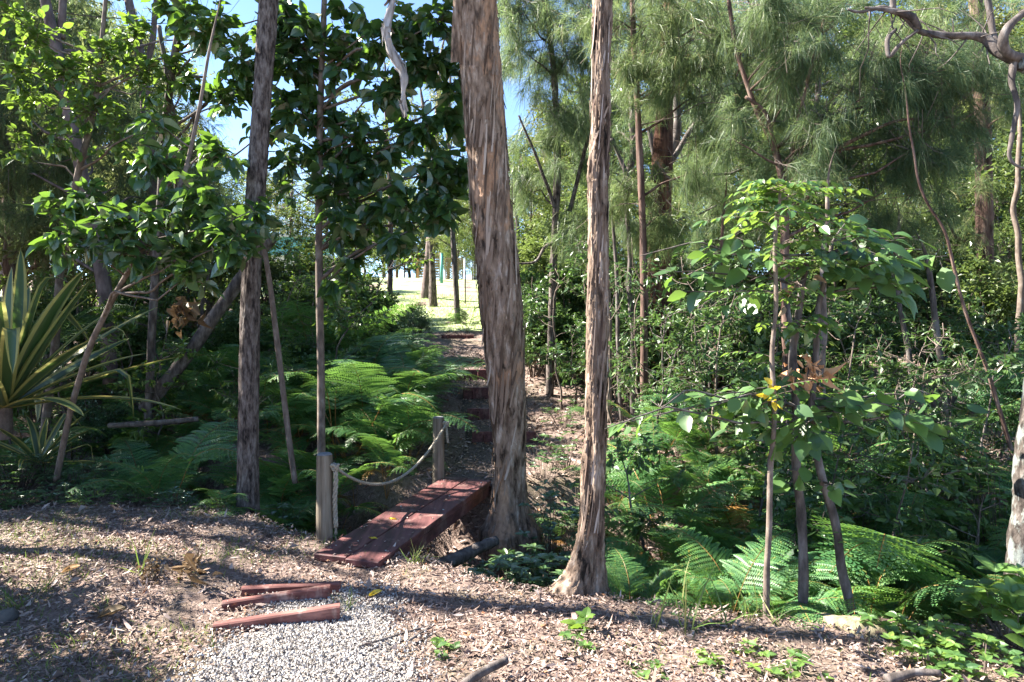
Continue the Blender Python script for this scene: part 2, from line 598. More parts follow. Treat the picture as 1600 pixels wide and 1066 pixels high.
def H(x, y):
    x, y = np.asarray(x, float), np.asarray(y, float)
    ye, yf = Ye(x), Yf(x)
    base = np.interp(y, [7.1, 8.6, 14.5, 36, 70, 200, 400], [0, .16, 1.34, 3.82, 5.6, 9, 12])
    base = base - np.where(x < -2.5, 0, 0)
    t = np.clip((y - ye) / (yf - ye), 0, 1)
    dep = np.interp(x, [-8, -2, -.8, 1, 4], [.55, .8, .95, .8, .7])
    gul = -dep * np.sin(pi * np.clip(t, 0, 1)) ** .75
    gul = gul - .0 * t
    mound = .07 * np.clip((-1.78 - x + .25 * (vn(y * 3, 0 * y, 0 * y) - .5)) / .25, 0, 1) * np.clip((y - 3.6) / .6, 0, 1) * np.clip((6.3 - y) / .8, 0, 1)
    n = (fbm(x * 1.3, y * 1.3, 0 * x, 4) - .5) * .10 + (vn(x * 9, y * 9, 3 + 0 * x) - .5) * .02
    n = n + (fbm(x * .22, y * .22, 9 + 0 * x, 2) - .5) * np.clip((y - 12) / 20, 0, 1) * .7
    pathx = np.interp(y, [3, 4.7, 7, 8.6, 12, 14.5], [-1.0, -1.1, -.45, -.1, -.75, -1.15])
    onp = np.exp(-((x - pathx) / .7) ** 2) * (y < 16)
    return base + gul + mound + n * (1 - .8 * onp) - .03 * onp * ((y > 7) & (y < 14.6))


def axis(a, b, step, lo, hi, gr=1.18):
    mid = list(np.arange(a, b, step))
    s, v = step, b
    up = []
    while v < hi:
        up.append(v)
        s *= gr
        v += s
    up.append(hi)
    s, v = step, a
    dn = []
    while True:
        s *= gr
        v -= s
        if v < lo:
            dn.append(lo)
            break
        dn.append(v)
    return np.array(dn[::-1] + mid + up)


gx = axis(-6, 6, .055, -160, 160)
gy = axis(2.4, 12, .05, -14, 300, 1.1)
XX, YY = np.meshgrid(gx, gy)
g = Geo()
g.add(np.stack([XX, YY, H(XX, YY)], -1), grid_faces(len(gy), len(gx)))
tag(g.build("ground", M['ground'], smooth=True), "leaf strewn forest floor falling into a gully and rising beyond", "ground", kind="structure")

lx = np.arange(-34, 30, .5)
ly = np.arange(15.2, 62, .5)
XX, YY = np.meshgrid(lx, ly)
wob = (fbm(XX * .4, YY * .4, 0 * XX, 3) - .5) * 2.5
ZZ = H(XX, YY) + .015 - np.clip((np.maximum(np.abs(XX + 1.2 - .02 * YY) - 2.6 - (YY - 15) * .75 + wob, 15.6 + wob * .4 - YY)) * .1, 0, .12)
g = Geo()
g.add(np.stack([XX, YY, ZZ], -1), grid_faces(len(ly), len(lx)))
tag(g.build("lawn", M['lawn'], smooth=True), "bright sunlit lawn rising behind the trees at the top of the path", "lawn", kind="structure")


def on(x, y, dz=0.0):
    return np.array([x, y, float(H(x, y)) + dz])


# path with treads between the risers
RIS = [(8.6, .157, .265, -.10, .40), (9.5, .302, .439, -.22, .40), (10.4, .482, .640, -.36, .38), (11.4, .685, .841, -.78, .37), (12.4, .85, .962, -.86, .33), (14.5, 1.22, 1.347, -1.15, .34)]
prof = [(6.95, .0, -.45, .34), (7.6, .04, -.36, .36)]
for y, z0, z1, xc, hw in RIS:
    prof += [(y - .01, z0, xc, hw), (y + .01, z1 - .015, xc, hw)]
prof.append((15.6, 1.42, -1.3, .5))
py_ = []
for (a, b) in zip(prof[:-1], prof[1:]):
    n = max(1, int((b[0] - a[0]) / .06))
    for q in range(n):
        u = q / n
        py_.append([a[i] * (1 - u) + b[i] * u for i in range(4)])
py_.append(list(prof[-1]))
py_ = np.array(py_)
cols = np.linspace(-1.35, 1.35, 27)
xs = py_[:, 2:3] + py_[:, 3:4] * cols[None]
ys = py_[:, 0:1] + 0 * xs
edge = np.clip((np.abs(cols) - .8) / .5, 0, 1)[None]
zs = py_[:, 1:2] * (1 - edge) + (H(xs, ys) - .03) * edge + .02 * (1 - edge) + (fbm(xs * 9, ys * 9, 0 * xs, 3) - .5) * .03
g = Geo()
g.add(np.stack([xs, ys, zs], -1), grid_faces(len(py_), len(cols)))
tag(g.build("path", M['path'], smooth=True), "dark earth path climbing from the footbridge to the lawn", "path", kind="structure")

# gravel pad in front
gp_c = np.array([-.98, 3.55])


def gravel_w(x, y):
    u = (x + 1.02) + (y - 3.6) * .12
    e = np.maximum(np.abs(u) / (.45 + .17 * (3.9 - y)), np.abs(y - 3.55) / .72)
    return e + (fbm(x * 4, y * 4, 5 + 0 * x, 3) - .5) * .5


ax_ = np.arange(-2.4, .4, .03)
ay_ = np.arange(2.5, 4.6, .03)
XX, YY = np.meshgrid(ax_, ay_)
g = Geo()
ZZ = H(XX, YY) + .016 - np.clip((gravel_w(XX, YY) - .62) * .08, 0, .12) + (vn(XX * 45, YY * 45, 0 * XX) - .5) * .008
g.add(np.stack([XX, YY, ZZ], -1), grid_faces(len(ay_), len(ax_)))
tag(g.build("gravel_path", M['gravel'], smooth=True), "pale gravel pad beside the red timber edging", "path", kind="structure")

# pebbles
n = 40000
x = rng.uniform(-2.2, .2, n)
y = rng.uniform(2.7, 4.5, n)
k = gravel_w(x, y) + rng.uniform(-.25, .55, n) < .95
x, y = x[k], y[k]
n = len(x)
oc = np.array([(1, 0, 0), (-1, 0, 0), (0, 1, 0), (0, -1, 0), (0, 0, 1), (0, 0, -1)], float)
of = np.array([[0, 2, 4], [2, 1, 4], [1, 3, 4], [3, 0, 4], [2, 0, 5], [1, 2, 5], [3, 1, 5], [0, 3, 5]])
s = rng.uniform(.004, .0085, n)
V = oc[None] * (s[:, None] * rng.uniform(.6, 1.3, (n, 3)))[:, None] + rng.normal(0, .0018, (n, 6, 3))
a = rng.uniform(0, 6.28, n)
ca, sa = np.cos(a)[:, None], np.sin(a)[:, None]
V = np.stack([V[..., 0] * ca - V[..., 1] * sa, V[..., 0] * sa + V[..., 1] * ca, V[..., 2]], -1)
V += np.stack([x, y, H(x, y) + .026], -1)[:, None]
g = Geo()
g.add(V, (np.arange(n)[:, None, None] * 6 + of[None]).reshape(-1, 3))
tag(g.build("pebbles", M['pebble']), "loose pale pebbles covering the gravel pad", "pebbles", kind="stuff")


# ------------------------------------------------------------------ leaf litter
def scatter(n, x0, x1, y0, y1, keep):
    x = rng.uniform(x0, x1, n)
    y = y0 + (y1 - y0) * rng.uniform(0, 1, n)
    k = keep(x, y)
    return x[k], y[k]


g = Geo()
LIT = leaf_small(.24, .16, .10)
LITL = leaf_long(.10, .35)


def litter(x, y, smin, smax, lift=.012):
    n = len(x)
    pos = np.stack([x, y, H(x, y) + lift + rng.uniform(0, .018, n)], -1)
    d = rng.normal(size=(n, 3)) * np.array([1, 1, .28])
    up = nrm(rng.normal(size=(n, 3)) * .45 + np.array([0, 0, 1]))
    h = n // 2
    sz = rng.uniform(smin, smax, n)
    leaves(g, pos[:h], d[:h], up[:h], sz[:h], LIT, curl=rng.uniform(-1.6, 2.2, h))
    leaves(g, pos[h:], d[h:], up[h:], sz[h:] * 1.35, LITL, curl=rng.uniform(-1.5, 1.8, n - h))


inview = lambda x, y: np.abs(x) < .80 * y + .4
x, y = scatter(165000, -6.2, 5, 2.7, 7.4, lambda x, y: inview(x, y) & (y < Ye(x) + .7) & (gravel_w(x, y) > 1.10 - .75 * rng.uniform(0, 1, len(x)) ** 2.2) & (fbm(x * 2.6, y * 2.6, 0 * x, 4) + rng.uniform(-.18, .18, len(x)) > .385))
litter(x, y, .010, .040)
x, y = scatter(2600, -6.2, 5, 2.7, 7.2, lambda x, y: inview(x, y) & (y < Ye(x) + .5) & (gravel_w(x, y) > .8))
litter(x, y, .045, .085, .016)
x, y = scatter(26000, -3.5, 6, 6.6, 13, lambda x, y: (y > Yf(x) - 1.2) & (fbm(x * 1.2, y * 1.2, 4 + 0 * x, 3) + rng.uniform(-.2, .2, len(x)) > .36))
litter(x, y, .035, .085)
x, y = scatter(7000, -7, 6, 4.3, 8, lambda x, y: (y > Ye(x) + .2) & (y < Yf(x)))
litter(x, y, .04, .08)
ii, jj = rng.integers(0, xs.shape[0], 2400), rng.integers(3, 24, 2400)
pq = np.stack([xs[ii, jj] + rng.normal(0, .02, 2400), ys[ii, jj], zs[ii, jj] + rng.uniform(.004, .02, 2400)], -1)
leaves(g, pq, rng.normal(size=(2400, 3)) * [1, 1, .2], nrm(rng.normal(size=(2400, 3)) * .4 + [0, 0, 1]), rng.uniform(.02, .06, 2400), LIT, curl=rng.uniform(-1.6, 2.2, 2400))
u_, v_ = rng.uniform(0, 1, 70), rng.uniform(-.25, .25, 70)
bq = np.array([-1.145, 4.73, .062])[None] + u_[:, None] ** 1.3 * np.array([.69, 2.37, .005]) + v_[:, None] * np.array([.96, -.28, 0])
leaves(g, bq, rng.normal(size=(70, 3)) * [1, 1, .15], nrm(rng.normal(size=(70, 3)) * .3 + [0, 0, 1]), rng.uniform(.015, .04, 70), LIT)
tag(g.build("leaf_litter", M['litter']), "dry curled brown leaves strewn over the forest floor", "leaf litter", kind="stuff")
g = Geo()
x, y = scatter(17000, -6, 5, 2.8, 7.2, lambda x, y: inview(x, y) & (y < Ye(x) + .5) & (gravel_w(x, y) > 1))
n = len(x)
S = np.stack([x, y, H(x, y) + .02], -1)
a = rng.uniform(0, 6.28, n)
ln = rng.uniform(.03, .16, n) * rng.uniform(.5, 1.6, n)
E = S + np.stack([np.cos(a) * ln, np.sin(a) * ln, rng.normal(0, .012, n)], -1)
E[:, 2] = H(E[:, 0], E[:, 1]) + .018 + rng.uniform(0, .02, n)
prisms(g, S, E, rng.uniform(.0008, .0028, n), .0008)
tag(g.build("twig_litter", M['twig']), "thin dry twigs scattered among the fallen leaves", "twigs", kind="stuff")


# short green ground cover on the near bank
def blades(g, x, y, hmin, hmax, wd):
    n = len(x)
    pos = np.stack([x, y, H(x, y)], -1)
    d = nrm(rng.normal(size=(n, 3)) * np.array([.6, .6, .1]) + np.array([0, 0, .8]))
    up = rdir(n)
    leaves(g, pos, d, up, rng.uniform(hmin, hmax, n), leaf_long(wd, .5))


g = Geo()
x, y = scatter(60000, -6, 4.5, 2.8, 7.4, lambda x, y: inview(x, y) & (y < Ye(x) + .5) & (gravel_w(x, y) > 1.1) & (fbm(x * 1.1 + 7, y * 1.5, 2 + 0 * x, 3) + np.clip((-x - 1) * .03, -.05, .06) + rng.uniform(-.1, .1, len(x)) > .565))
blades(g, x, y, .02, .07, .035)
tag(g.build("grass", M['grass']), "short sparse green grass among the leaf litter", "grass", kind="stuff")
g = Geo()
x, y = scatter(26000, -7, 6, 15.4, 25, lambda x, y: np.abs(x + 1.2) < 2.2 + (y - 15) * .6)
blades(g, x, y, .04, .11, .06)
tag(g.build("lawn_grass", M['grass']), "uneven tufty grass at the edge of the sunlit lawn", "grass", kind="stuff")

# ------------------------------------------------------------------ footbridge, posts, rope, sleepers
def box(g, c, size, ax=None, mi=0, bev=.006, taper=1.0):
    """bevelled box; ax = 3x3 rows local axes"""
    sx, sy, sz = [s * .5 for s in size]
    ax = np.eye(3) if ax is None else np.asarray(ax, float)
    b = min(bev, sx * .4, sy * .4, sz * .4)
    pts = []
    idx = {}
    for ix in (-1, 1):
        for iy in (-1, 1):
            for iz in (-1, 1):
                for k in range(3):
                    p = [ix * sx, iy * sy, iz * sz]
                    for q in range(3):
                        if q != k:
                            p[q] -= (ix, iy, iz)[q] * b
                    idx[(ix, iy, iz, k)] = len(pts)
                    pts.append(p)
    fs4, fs3 = [], []
    sg = [-1, 1]
    for k in range(3):
        o = [q for q in range(3) if q != k]
        for s in sg:
            cs = []
            for a, b2 in ((-1, -1), (1, -1), (1, 1), (-1, 1)):
                t = [0, 0, 0]
                t[k] = s
                t[o[0]] = a
                t[o[1]] = b2
                cs.append(idx[(*t, k)])
            fs4.append(cs if (s > 0) != (k == 1) else cs[::-1])
    for k in range(3):
        o = [q for q in range(3) if q != k]
        for a in sg:
            for b2 in sg:
                q = []
                for e in sg:
                    t = [0, 0, 0]
                    t[k] = e
                    t[o[0]] = a
                    t[o[1]] = b2
                    q.append(tuple(t))
                fs4.append([idx[(*q[0], o[0])], idx[(*q[1], o[0])], idx[(*q[1], o[1])], idx[(*q[0], o[1])]])
    for ix in sg:
        for iy in sg:
            for iz in sg:
                fs3.append([idx[(ix, iy, iz, 0)], idx[(ix, iy, iz, 1)], idx[(ix, iy, iz, 2)]])
    V = np.asarray(c) + np.array(pts) @ ax
    g.add(V, [np.array(fs4), np.array(fs3)], mi)


bd = nrm(np.array([.675, 2.32, 0]))
bp_ = np.array([bd[1], -bd[0], 0])
AX = np.stack([bp_, bd, [0, 0, 1]])
Bn = np.array([-1.145, 4.73, .03])
Bf = np.array([-.455, 7.10, .035])
Lb = np.linalg.norm(Bf - Bn)
mid = (Bn + Bf) / 2
t = thing("footbridge", "dark red footbridge of two wide timber planks over the gully", "footbridge")
for s, ln in ((-1, 0), (1, -.03)):
    g = Geo()
    box(g, mid + bp_ * s * .1325 + bd * ln, (.257, Lb, .05), AX, bev=.006)
    g.build("plank", M['redwood'], t)
for s in (-1, 1):
    g = Geo()
    box(g, mid + bp_ * s * .215 + np.array([0, 0, -.077]), (.075, Lb - .12, .10), AX)
    g.build("bearer", M['redwood'], t)
g = Geo()
for u in (.08, .52, .93):
    for s in (-1, 1):
        c0 = Bn + (Bf - Bn) * u + bp_ * s * .2 + np.array([0, 0, .025])
        tube(g, [c0, c0 + np.array([0, 0, .004])], .008, 8)
g.build("bolt", M['galv'], t)


def post(c, h, r, label):
    t = thing("wooden_post", label, "post", c)
    g = Geo()
    tube(g, [(0, 0, -.25), (0, 0, .2), (0, 0, h - .02), (0, 0, h - .004)], [r * 1.02, r, r * .97, r * .90], 32, .02, cap=False,
         disp=lambda a, th, rr: (vn(np.cos(th) * 6, np.sin(th) * 6, a * 1.5) - .5) * .006)
    g.build("shaft", M['post'], t, True)
    g = Geo()
    tube(g, [(0, 0, h - .006), (0, 0, h + .004)], [r * .93, r * .75], 32)
    g.build("post_top", M['posttop'], t)
    return t


PA = on(*P(507, 845, 5.26)[:2])
PB = on(*P(685, 748, 7.1)[:2])
PB[2] = max(PB[2], 0.0)
hA = P(507, 709, 5.26)[2] - PA[2]
hB = P(685, 652, 7.1)[2] - PB[2]
post(PA, hA, .063, "round timber post at the near end of the red footbridge")
post(PB, hB, .062, "round timber post at the far end of the footbridge below the steps")


def rope(g, pts, r, strands=3, twist=60, step=.008, mi=0):
    pts, _, tt = resample(pts, np.ones(len(pts)), step)
    T, X, Y = frames(pts)
    for k in range(strands):
        a = tt * twist + k * 2 * pi / strands
        c = pts + (np.cos(a)[:, None] * X + np.sin(a)[:, None] * Y) * r * .52
        tube(g, c, r * .58, 6, mi=mi)


t = thing("rope_handrail", "sagging natural fibre rope tied between the two round posts", "rope")
A0 = PA + np.array([.085, -.02, hA - .10])
A1 = P(697, 663, 7.05)
g = Geo()
u = np.linspace(0, 1, 24)
pts = A0[None] * (1 - u[:, None]) + A1[None] * u[:, None]
# sag fitted to the low point of the rope in the photograph
pts[:, 2] -= 4 * .30 * (u * (1 - u)) + .05 * np.sin(pi * u) * (1 - u)
rope(g, pts, .0125)
g.build("rope_span", M['rope'], t, True)
for (c, s) in ((A0, 1.0), (A1, 1.05)):
    g = Geo()
    a = np.linspace(0, 4 * pi, 70)
    kn = np.stack([np.cos(a) * .022 + np.cos(2.5 * a) * .008, np.sin(a) * .022, np.cos(1.5 * a) * .022], 1) * s + c
    rope(g, kn, .010, step=.006)
    g.build("knot", M['rope'], t, True)
g = Geo()
rope(g, [A0 + (0, 0, .02), A0 + (.012, -.01, -.10), A0 + (.0, -.005, -.25), A0 + (.008, 0, -.46)], .018, 3, 42)
for q in range(40):
    e = A0 + np.array([.008, 0, -.46])
    d = rdir(1)[0] * .012
    prisms(g, [e + d * .4], [e + d + np.array([0, 0, -.05])], .003, .001)
g.build("rope_end", M['rope'], t, True)
g = Geo()
rope(g, [A1, A1 + (.012, -.02, -.1), A1 + (.02, -.01, -.19)], .012)
g.build("rope_end", M['rope'], t, True)

for k, (y, z0, z1, xc, hw) in enumerate(RIS):
    nm = ["lowest dark red timber step riser, the one nearest the footbridge", "second dark red timber riser up the path from the footbridge",
          "third dark red timber riser up the path from the footbridge", "fourth dark red timber riser up, half hidden by ferns",
          "fifth timber riser up the path, mostly covered by fern fronds", "top timber riser where the path meets the sunlit lawn"][k]
    t = thing("step_riser", nm, "step", (xc, y, 0), 0.02 * (k % 3 - 1), "timber risers up the earth path")
    g = Geo()
    box(g, (0, -.02, (z0 + z1) / 2 - .005), (2 * hw, .06, z1 - z0 + .08), bev=.006)
    g.build("board", M['redwood'], t)
    g = Geo()
    for s in (-.6, .6):
        tube(g, [(hw * s, -.064, z0 - .1), (hw * s, -.064, z1 - .0)], .014, 8)
    g.build("peg", M['redwood'], t)


def sleeper(name, a, b, h, th, label, end0=1.0):
    a, b = np.asarray(a, float), np.asarray(b, float)
    d = nrm((b - a) * np.array([1, 1, 0]))
    p = np.array([-d[1], d[0], 0])
    g = Geo()
    n = 24
    rows = []
    for q in range(n):
        u = q / (n - 1)
        c = a * (1 - u) + b * u
        wob = (vn(u * 6, h * 9, 2) - .5) * .006
        top = c[2]
        hh = h * (end0 + (1 - end0) * u)
        ring = [(-th / 2, -hh), (th / 2, -hh), (th / 2, -.008), (th / 2 - .008, 0), (-th / 2 + .008, 0), (-th / 2, -.008)]
        rows.append([np.array([c[0], c[1], 0]) + p * (r[0] + wob) + np.array([0, 0, top + r[1]]) for r in ring])
    V = np.array(rows)
    g.add(V.reshape(-1, 3), [grid_faces(n, 6, True), np.array([[0, 1, 2, 3, 4, 5][::-1]]), np.array([[0, 1, 2, 3, 4, 5]]) + (n - 1) * 6])
    o = g.build(name, M['redstep'])
    o.location = 0, 0, 0
    return tag(o, label, "timber edging", "timber sleepers set in the gravel")


def zt(px, py, d):
    return P(px, py, d)


sleeper("timber_sleeper", P(334, 974, 3.714), P(531, 944, 3.857), .11, .055, "sunlit red timber sleeper edging the pale gravel pad")
sleeper("timber_sleeper", P(347, 940, 4.0), P(516, 914, 4.15), .10, .05, "middle red timber sleeper between two strips of gravel")
sleeper("timber_sleeper", P(378, 917, 4.22), P(532, 909, 4.25), .08, .05, "shaded dark timber sleeper half buried below the footbridge end")


# ------------------------------------------------------------------ trunks of the three main trees
def flaky(A=1.0, k=7.0, seed=0.0, tw=0.8, lobes=0, flare_h=.4, flare=.0):
    def f(a, th, r):
        th2 = th + a * tw * .2
        cx, cy = np.cos(th2) * r * k * 3.2 + seed, np.sin(th2) * r * k * 3.2
        n1 = fbm(cx * 1.9, cy * 1.9, a * 2.2 + seed, 4)
        n2 = fbm(cx * 4.5, cy * 4.5, a * 2.4 + seed + 9, 3)
        saw = (n1 * 7.0) % 1.0
        n3 = fbm(np.cos(th) * 1.3 + seed, np.sin(th) * 1.3, a * 1.7, 3)
        d = (n1 - .5) * .045 + (saw - .5) * .016 - np.abs(n2 - .5) * .026 + (n3 - .5) * .05
        d = d * A
        if lobes:
            e = np.exp(-a / flare_h)
            d = d + flare * e * (1 + .55 * np.cos(th * lobes + 1.0)) * (.55 + .45 * np.cos(th - 2.9))
        return d
    return f


def strips(g, pts, rad, n, lmin, lmax, wmin, wmax, seed_t=(0.05, 1), lift=.02, mi=0):
    """loose strips of bark peeling off a trunk"""
    pts, rad, tt = resample(pts, rad, .05)
    T, X, Y = frames(pts)
    L = tt[-1]
    for q in range(n):
        s = rng.uniform(*seed_t) * L
        i = min(len(pts) - 2, int(s / L * (len(pts) - 1)))
        th = rng.uniform(0, 2 * pi)
        ln, wd = rng.uniform(lmin, lmax), rng.uniform(wmin, wmax)
        m = 5
        up = rng.random() < .5
        out = rng.uniform(.3, 1) * lift
        rows = []
        for a in range(m):
            v = a / (m - 1)
            j = np.clip(i + (v * ln / .05) * (1), 0, len(pts) - 1)
            j0 = int(j)
            fr = j - j0
            j1 = min(j0 + 1, len(pts) - 1)
            c = pts[j0] * (1 - fr) + pts[j1] * fr
            off = out * ((v if up else 1 - v) ** 2) + .002
            wv = wd * (.35 + .65 * sin(pi * min(1, .15 + .8 * v)))
            for b in (-1, 1):
                ang = th + b * wv / 2 / rad[j0] + .3 * (v - .5)
                rows.append(c + (rad[j0] + off + .004) * (cos(ang) * X[j0] + sin(ang) * Y[j0]))
        g.add(np.array(rows), grid_faces(m, 2), mi)


def pix_path(rows):
    """rows of (px, py, d, width_px) -> points and radii"""
    return np.array([P(a, b, d) for a, b, d, wd in rows]), np.array([wd / F * d / 2 for a, b, d, wd in rows])


def crown_leaves(g, gt, base_pts, blobs, size, tmpl, per=8, tw=.25, hang=.35, upw=1.0, mi=0, twr=.004, spread=.5, tmi=0):
    """blobs: (centre, radius xyz, leaf count). Twigs go in gt, leaves in g"""
    for c, r, cnt in blobs:
        c = np.asarray(c, float)
        r = np.broadcast_to(np.asarray(r, float), (3,))
        nt_ = max(1, int(cnt / per))
        u = rdir(nt_) * (rng.uniform(0, 1, nt_) ** .5)[:, None]
        E = c + u * r
        S = c + u * r * .25 - np.array([0, 0, 1]) * r * .15
        d = nrm(E - S)
        S = E - d * np.minimum(np.linalg.norm(E - S, axis=1), tw * 2.2)[:, None]
        if gt is not None:
            prisms(gt, S, E, twr, twr * .4, tmi)
        pos, dr = [], []
        for q in range(per):
            tpar = rng.uniform(.25, 1.05, nt_)[:, None]
            pos.append(S + (E - S) * tpar + rng.normal(0, tw * .10, (nt_, 3)))
            dr.append(nrm(d * .7 + rng.normal(size=(nt_, 3)) * .75 * np.array([1, 1, spread]) + np.array([0, 0, -hang])))
        pos, dr = np.concatenate(pos), np.concatenate(dr)
        n = len(pos)
        up = nrm(rng.normal(size=(n, 3)) * .45 + np.array([0, 0, upw]))
        sz = size * rng.uniform(.5, 1.25, n)
        leaves(g, pos, dr, up, sz, tmpl, mi, curl=rng.uniform(-.6, 2.6, n))


def sprigs(g, gt, blobs, length=.24, width=.003, per=26, droop=.9, mi=0, tmi=0):
    for c, r, cnt in blobs:
        c = np.asarray(c, float)
        r = np.broadcast_to(np.asarray(r, float), (3,))
        u = rdir(cnt) * (rng.uniform(0, 1, cnt) ** .6)[:, None]
        nc = max(2, cnt // 5)
        cc = rdir(nc) * (rng.uniform(0, 1, nc) ** .5)[:, None]
        u = cc[rng.integers(0, nc, cnt)] + rng.normal(0, .13, (cnt, 3))
        E = c + u * r * 1.5
        d = nrm(u * np.array([1, 1, .3]) + rng.normal(size=(cnt, 3)) * .35 + np.array([0, 0, -.45]))
        L = length * rng.uniform(.5, 1.5, cnt)[:, None]
        S = E - d * L
        K = S + (E - S) * .5 + np.array([0, 0, .10]) * L
        if gt is not None:
            prisms(gt, S - (E - S) * .5 + np.array([0, 0, .12]) * L, S, .0038, .003, tmi)
            prisms(gt, S, K, .003, .0022, tmi)
            prisms(gt, K, E, .0022, .001, tmi)
        tpar = rng.uniform(.0, 1.0, (cnt, per, 1)) ** .6
        pos = np.where(tpar < .5, S[:, None] + (K - S)[:, None] * tpar * 2, K[:, None] + (E - K)[:, None] * (tpar * 2 - 1)).reshape(-1, 3)
        dr = nrm(d[:, None] * .8 + rng.normal(size=(cnt, per, 3)) * .38).reshape(-1, 3)
        n = len(pos)
        needles(g, pos, dr, length * rng.uniform(.55, 1.35, n), width, droop * rng.uniform(.4, 2.0, n), mi)


def limb(g, a, b, r0, r1, sag=.0, kink=.12, seg=6, mi=0):
    a, b = np.asarray(a, float), np.asarray(b, float)
    L = np.linalg.norm(b - a)
    m1 = a * .65 + b * .35 + np.array([0, 0, sag * L]) + rng.normal(0, .05, 3) * L
    m2 = a * .3 + b * .7 + np.array([0, 0, sag * L * .8]) + rng.normal(0, .05, 3) * L
    return tube(g, [a, m1, m2, b], [r0, r0 * .75 + r1 * .25, r0 * .4 + r1 * .6, r1], seg, max(.05, L / 14), kink=kink * L * .3, mi=mi)


def limbs_to(g, trunk, trad, blobs, scale=1.0, drop=.35, mi=0):
    """a limb from the trunk to every blob centre"""
    trunk = np.asarray(trunk)
    for c, r, cnt in blobs:
        c = np.asarray(c, float)
        dxy = np.linalg.norm(trunk - c, axis=1)
        want = c[2] - drop * np.min(dxy) - .1
        i = int(np.argmin(np.abs(trunk[:, 2] - want) + .3 * dxy))
        r0 = min(trad[i] * .6, .011 * scale + .010 * scale * np.linalg.norm(trunk[i] - c))
        limb(g, trunk[i], c, r0, r0 * .3, sag=.03, mi=mi)


def B(px, py, d, rpx, cnt, squash=1.0):
    r = rpx / F * d
    return (P(px, py, d), (r, r * 1.1, r * squash), int(cnt * (1.7 if d < 7.4 and cnt < 140 and py < 460 else 1.35)))


# dark straight gum
t = thing("gum_tree", "straight dark barked tree trunk rising beside the near bank of the gully", "tree")
pts, rad = pix_path([(386, 815, 6.2, 38), (387, 795, 6.2, 34), (388, 700, 6.2, 31), (389, 560, 6.22, 29), (393, 400, 6.25, 29), (403, 250, 6.3, 29), (412, 120, 6.35, 28), (420, 0, 6.4, 28), (432, -250, 6.5, 26), (430, -600, 6.6, 20)])
g = Geo()
tube(g, pts, rad, 56, .016, disp=lambda a, th, r: flaky(.38, 9, 3.0, .1)(a, th, r) + .02 * np.exp(-a / .12))
g.build("trunk", M['darkbark'], t, True)
gl, gb = Geo(), Geo()
top = pts[-1]
bl = [(top + np.array(o), (1.1, 1.1, .7), 600) for o in ((-.8, .2, .5), (.7, .6, .9), (.1, -.6, 1.3), (.2, 1.0, .1))]
limbs_to(gb, pts, rad, bl, 1.5)
crown_leaves(gl, gb, None, bl, .11, LONG, 8, .3, .8)
gl.build("crown", M['olive'], t)
gb.build("branches", M['darkbark'], t, True)

# big stringybark in the middle
t = thing("stringybark_tree", "thickest tree trunk with peeling brown and grey bark beside the footbridge", "tree")
PT2 = [(797, 870, 6.35, 66), (796, 810, 6.35, 50), (796, 760, 6.35, 46), (796, 700, 6.35, 49), (793, 620, 6.35, 55), (789, 550, 6.35, 62), (783, 470, 6.35, 67), (775, 400, 6.35, 66), (766, 300, 6.35, 63), (757, 180, 6.35, 61), (748, 80, 6.35, 62), (744, 0, 6.35, 64), (738, -150, 6.4, 62), (742, -400, 6.5, 52), (760, -700, 6.6, 36)]
pts, rad = pix_path(PT2)
g = Geo()
tube(g, pts, rad, 110, .012, disp=lambda a, th, r: flaky(.85, 5.0, 1.0, .7)(a, th, r) + .09 * np.exp(-np.maximum(a - .25, 0) / .16) * (1 + .5 * np.cos(th * 4 + 1)))
strips(g, pts, rad, 460, .08, .55, .006, .032, (.02, .75), .035, 1)
# the loose slab of bark hanging beside the top of the trunk
sl = [P(713, 100, 6.25), P(714, 60, 6.24), P(716, 20, 6.23), P(719, -40, 6.22)]
rows = []
for c in sl:
    for b, o in ((-1, .0), (-.3, -.03), (.4, -.025), (1, .02)):
        rows.append(c + np.array([b * .052, o, rng.normal(0, .006)]))
g.add(np.array(rows), grid_faces(4, 4))
g.build("trunk", [M['paper'], M['strip_tan']], t, True)
gl, gb = Geo(), Geo()
top = pts[-1]
bl = [(top + np.array(o), (1.2, 1.2, .8), 650) for o in ((-1.0, .2, .7), (.9, .6, 1.1), (.2, -.7, 1.5), (.3, 1.3, .2))]
limbs_to(gb, pts, rad, bl, 2.2)
crown_leaves(gl, gb, None, bl, .11, LONG, 8, .3, .8)
gl.build("crown", M['olive'], t)
gb.build("branches", M['paper'], t, True)

# third trunk with the flared root
t = thing("flared_tree", "slender furrowed reddish trunk with a wide flared root at the gully edge", "tree")
PT3 = [(914, 975, 4.32, 74), (917, 945, 4.32, 60), (921, 900, 4.32, 48), (925, 860, 4.32, 40), (927, 800, 4.32, 34), (929, 700, 4.32, 32), (932, 600, 4.34, 33), (934, 500, 4.35, 33), (934, 400, 4.36, 31), (936, 280, 4.38, 30), (939, 195, 4.39, 31), (940, 100, 4.4, 29), (940, 0, 4.42, 29), (945, -200, 4.5, 27), (955, -700, 4.6, 20)]
pts, rad = pix_path(PT3)
g = Geo()
tube(g, pts, rad, 96, .010, disp=lambda a, th, r: flaky(.85, 11, 6.0, .9)(a, th, r) + (.23 * np.exp(-(np.maximum(a - .10, 0) / .19) ** 1.3) * (np.clip(np.cos(th - 3.35), 0, 1) ** 2.0) + .06 * np.exp(-(a / .16) ** 2) * np.clip(np.cos(th - 1.0), 0, 1) ** 2 + .05 * np.exp(-((a - .12) / .14) ** 2) * np.clip(np.cos(th - .0), 0, 1)))
strips(g, pts, rad, 300, .06, .4, .004, .014, (.05, .8), .014, 1)
g.build("trunk", [M['ironbark'], M['strip_red']], t, True)
gl, gb = Geo(), Geo()
top = pts[-1]
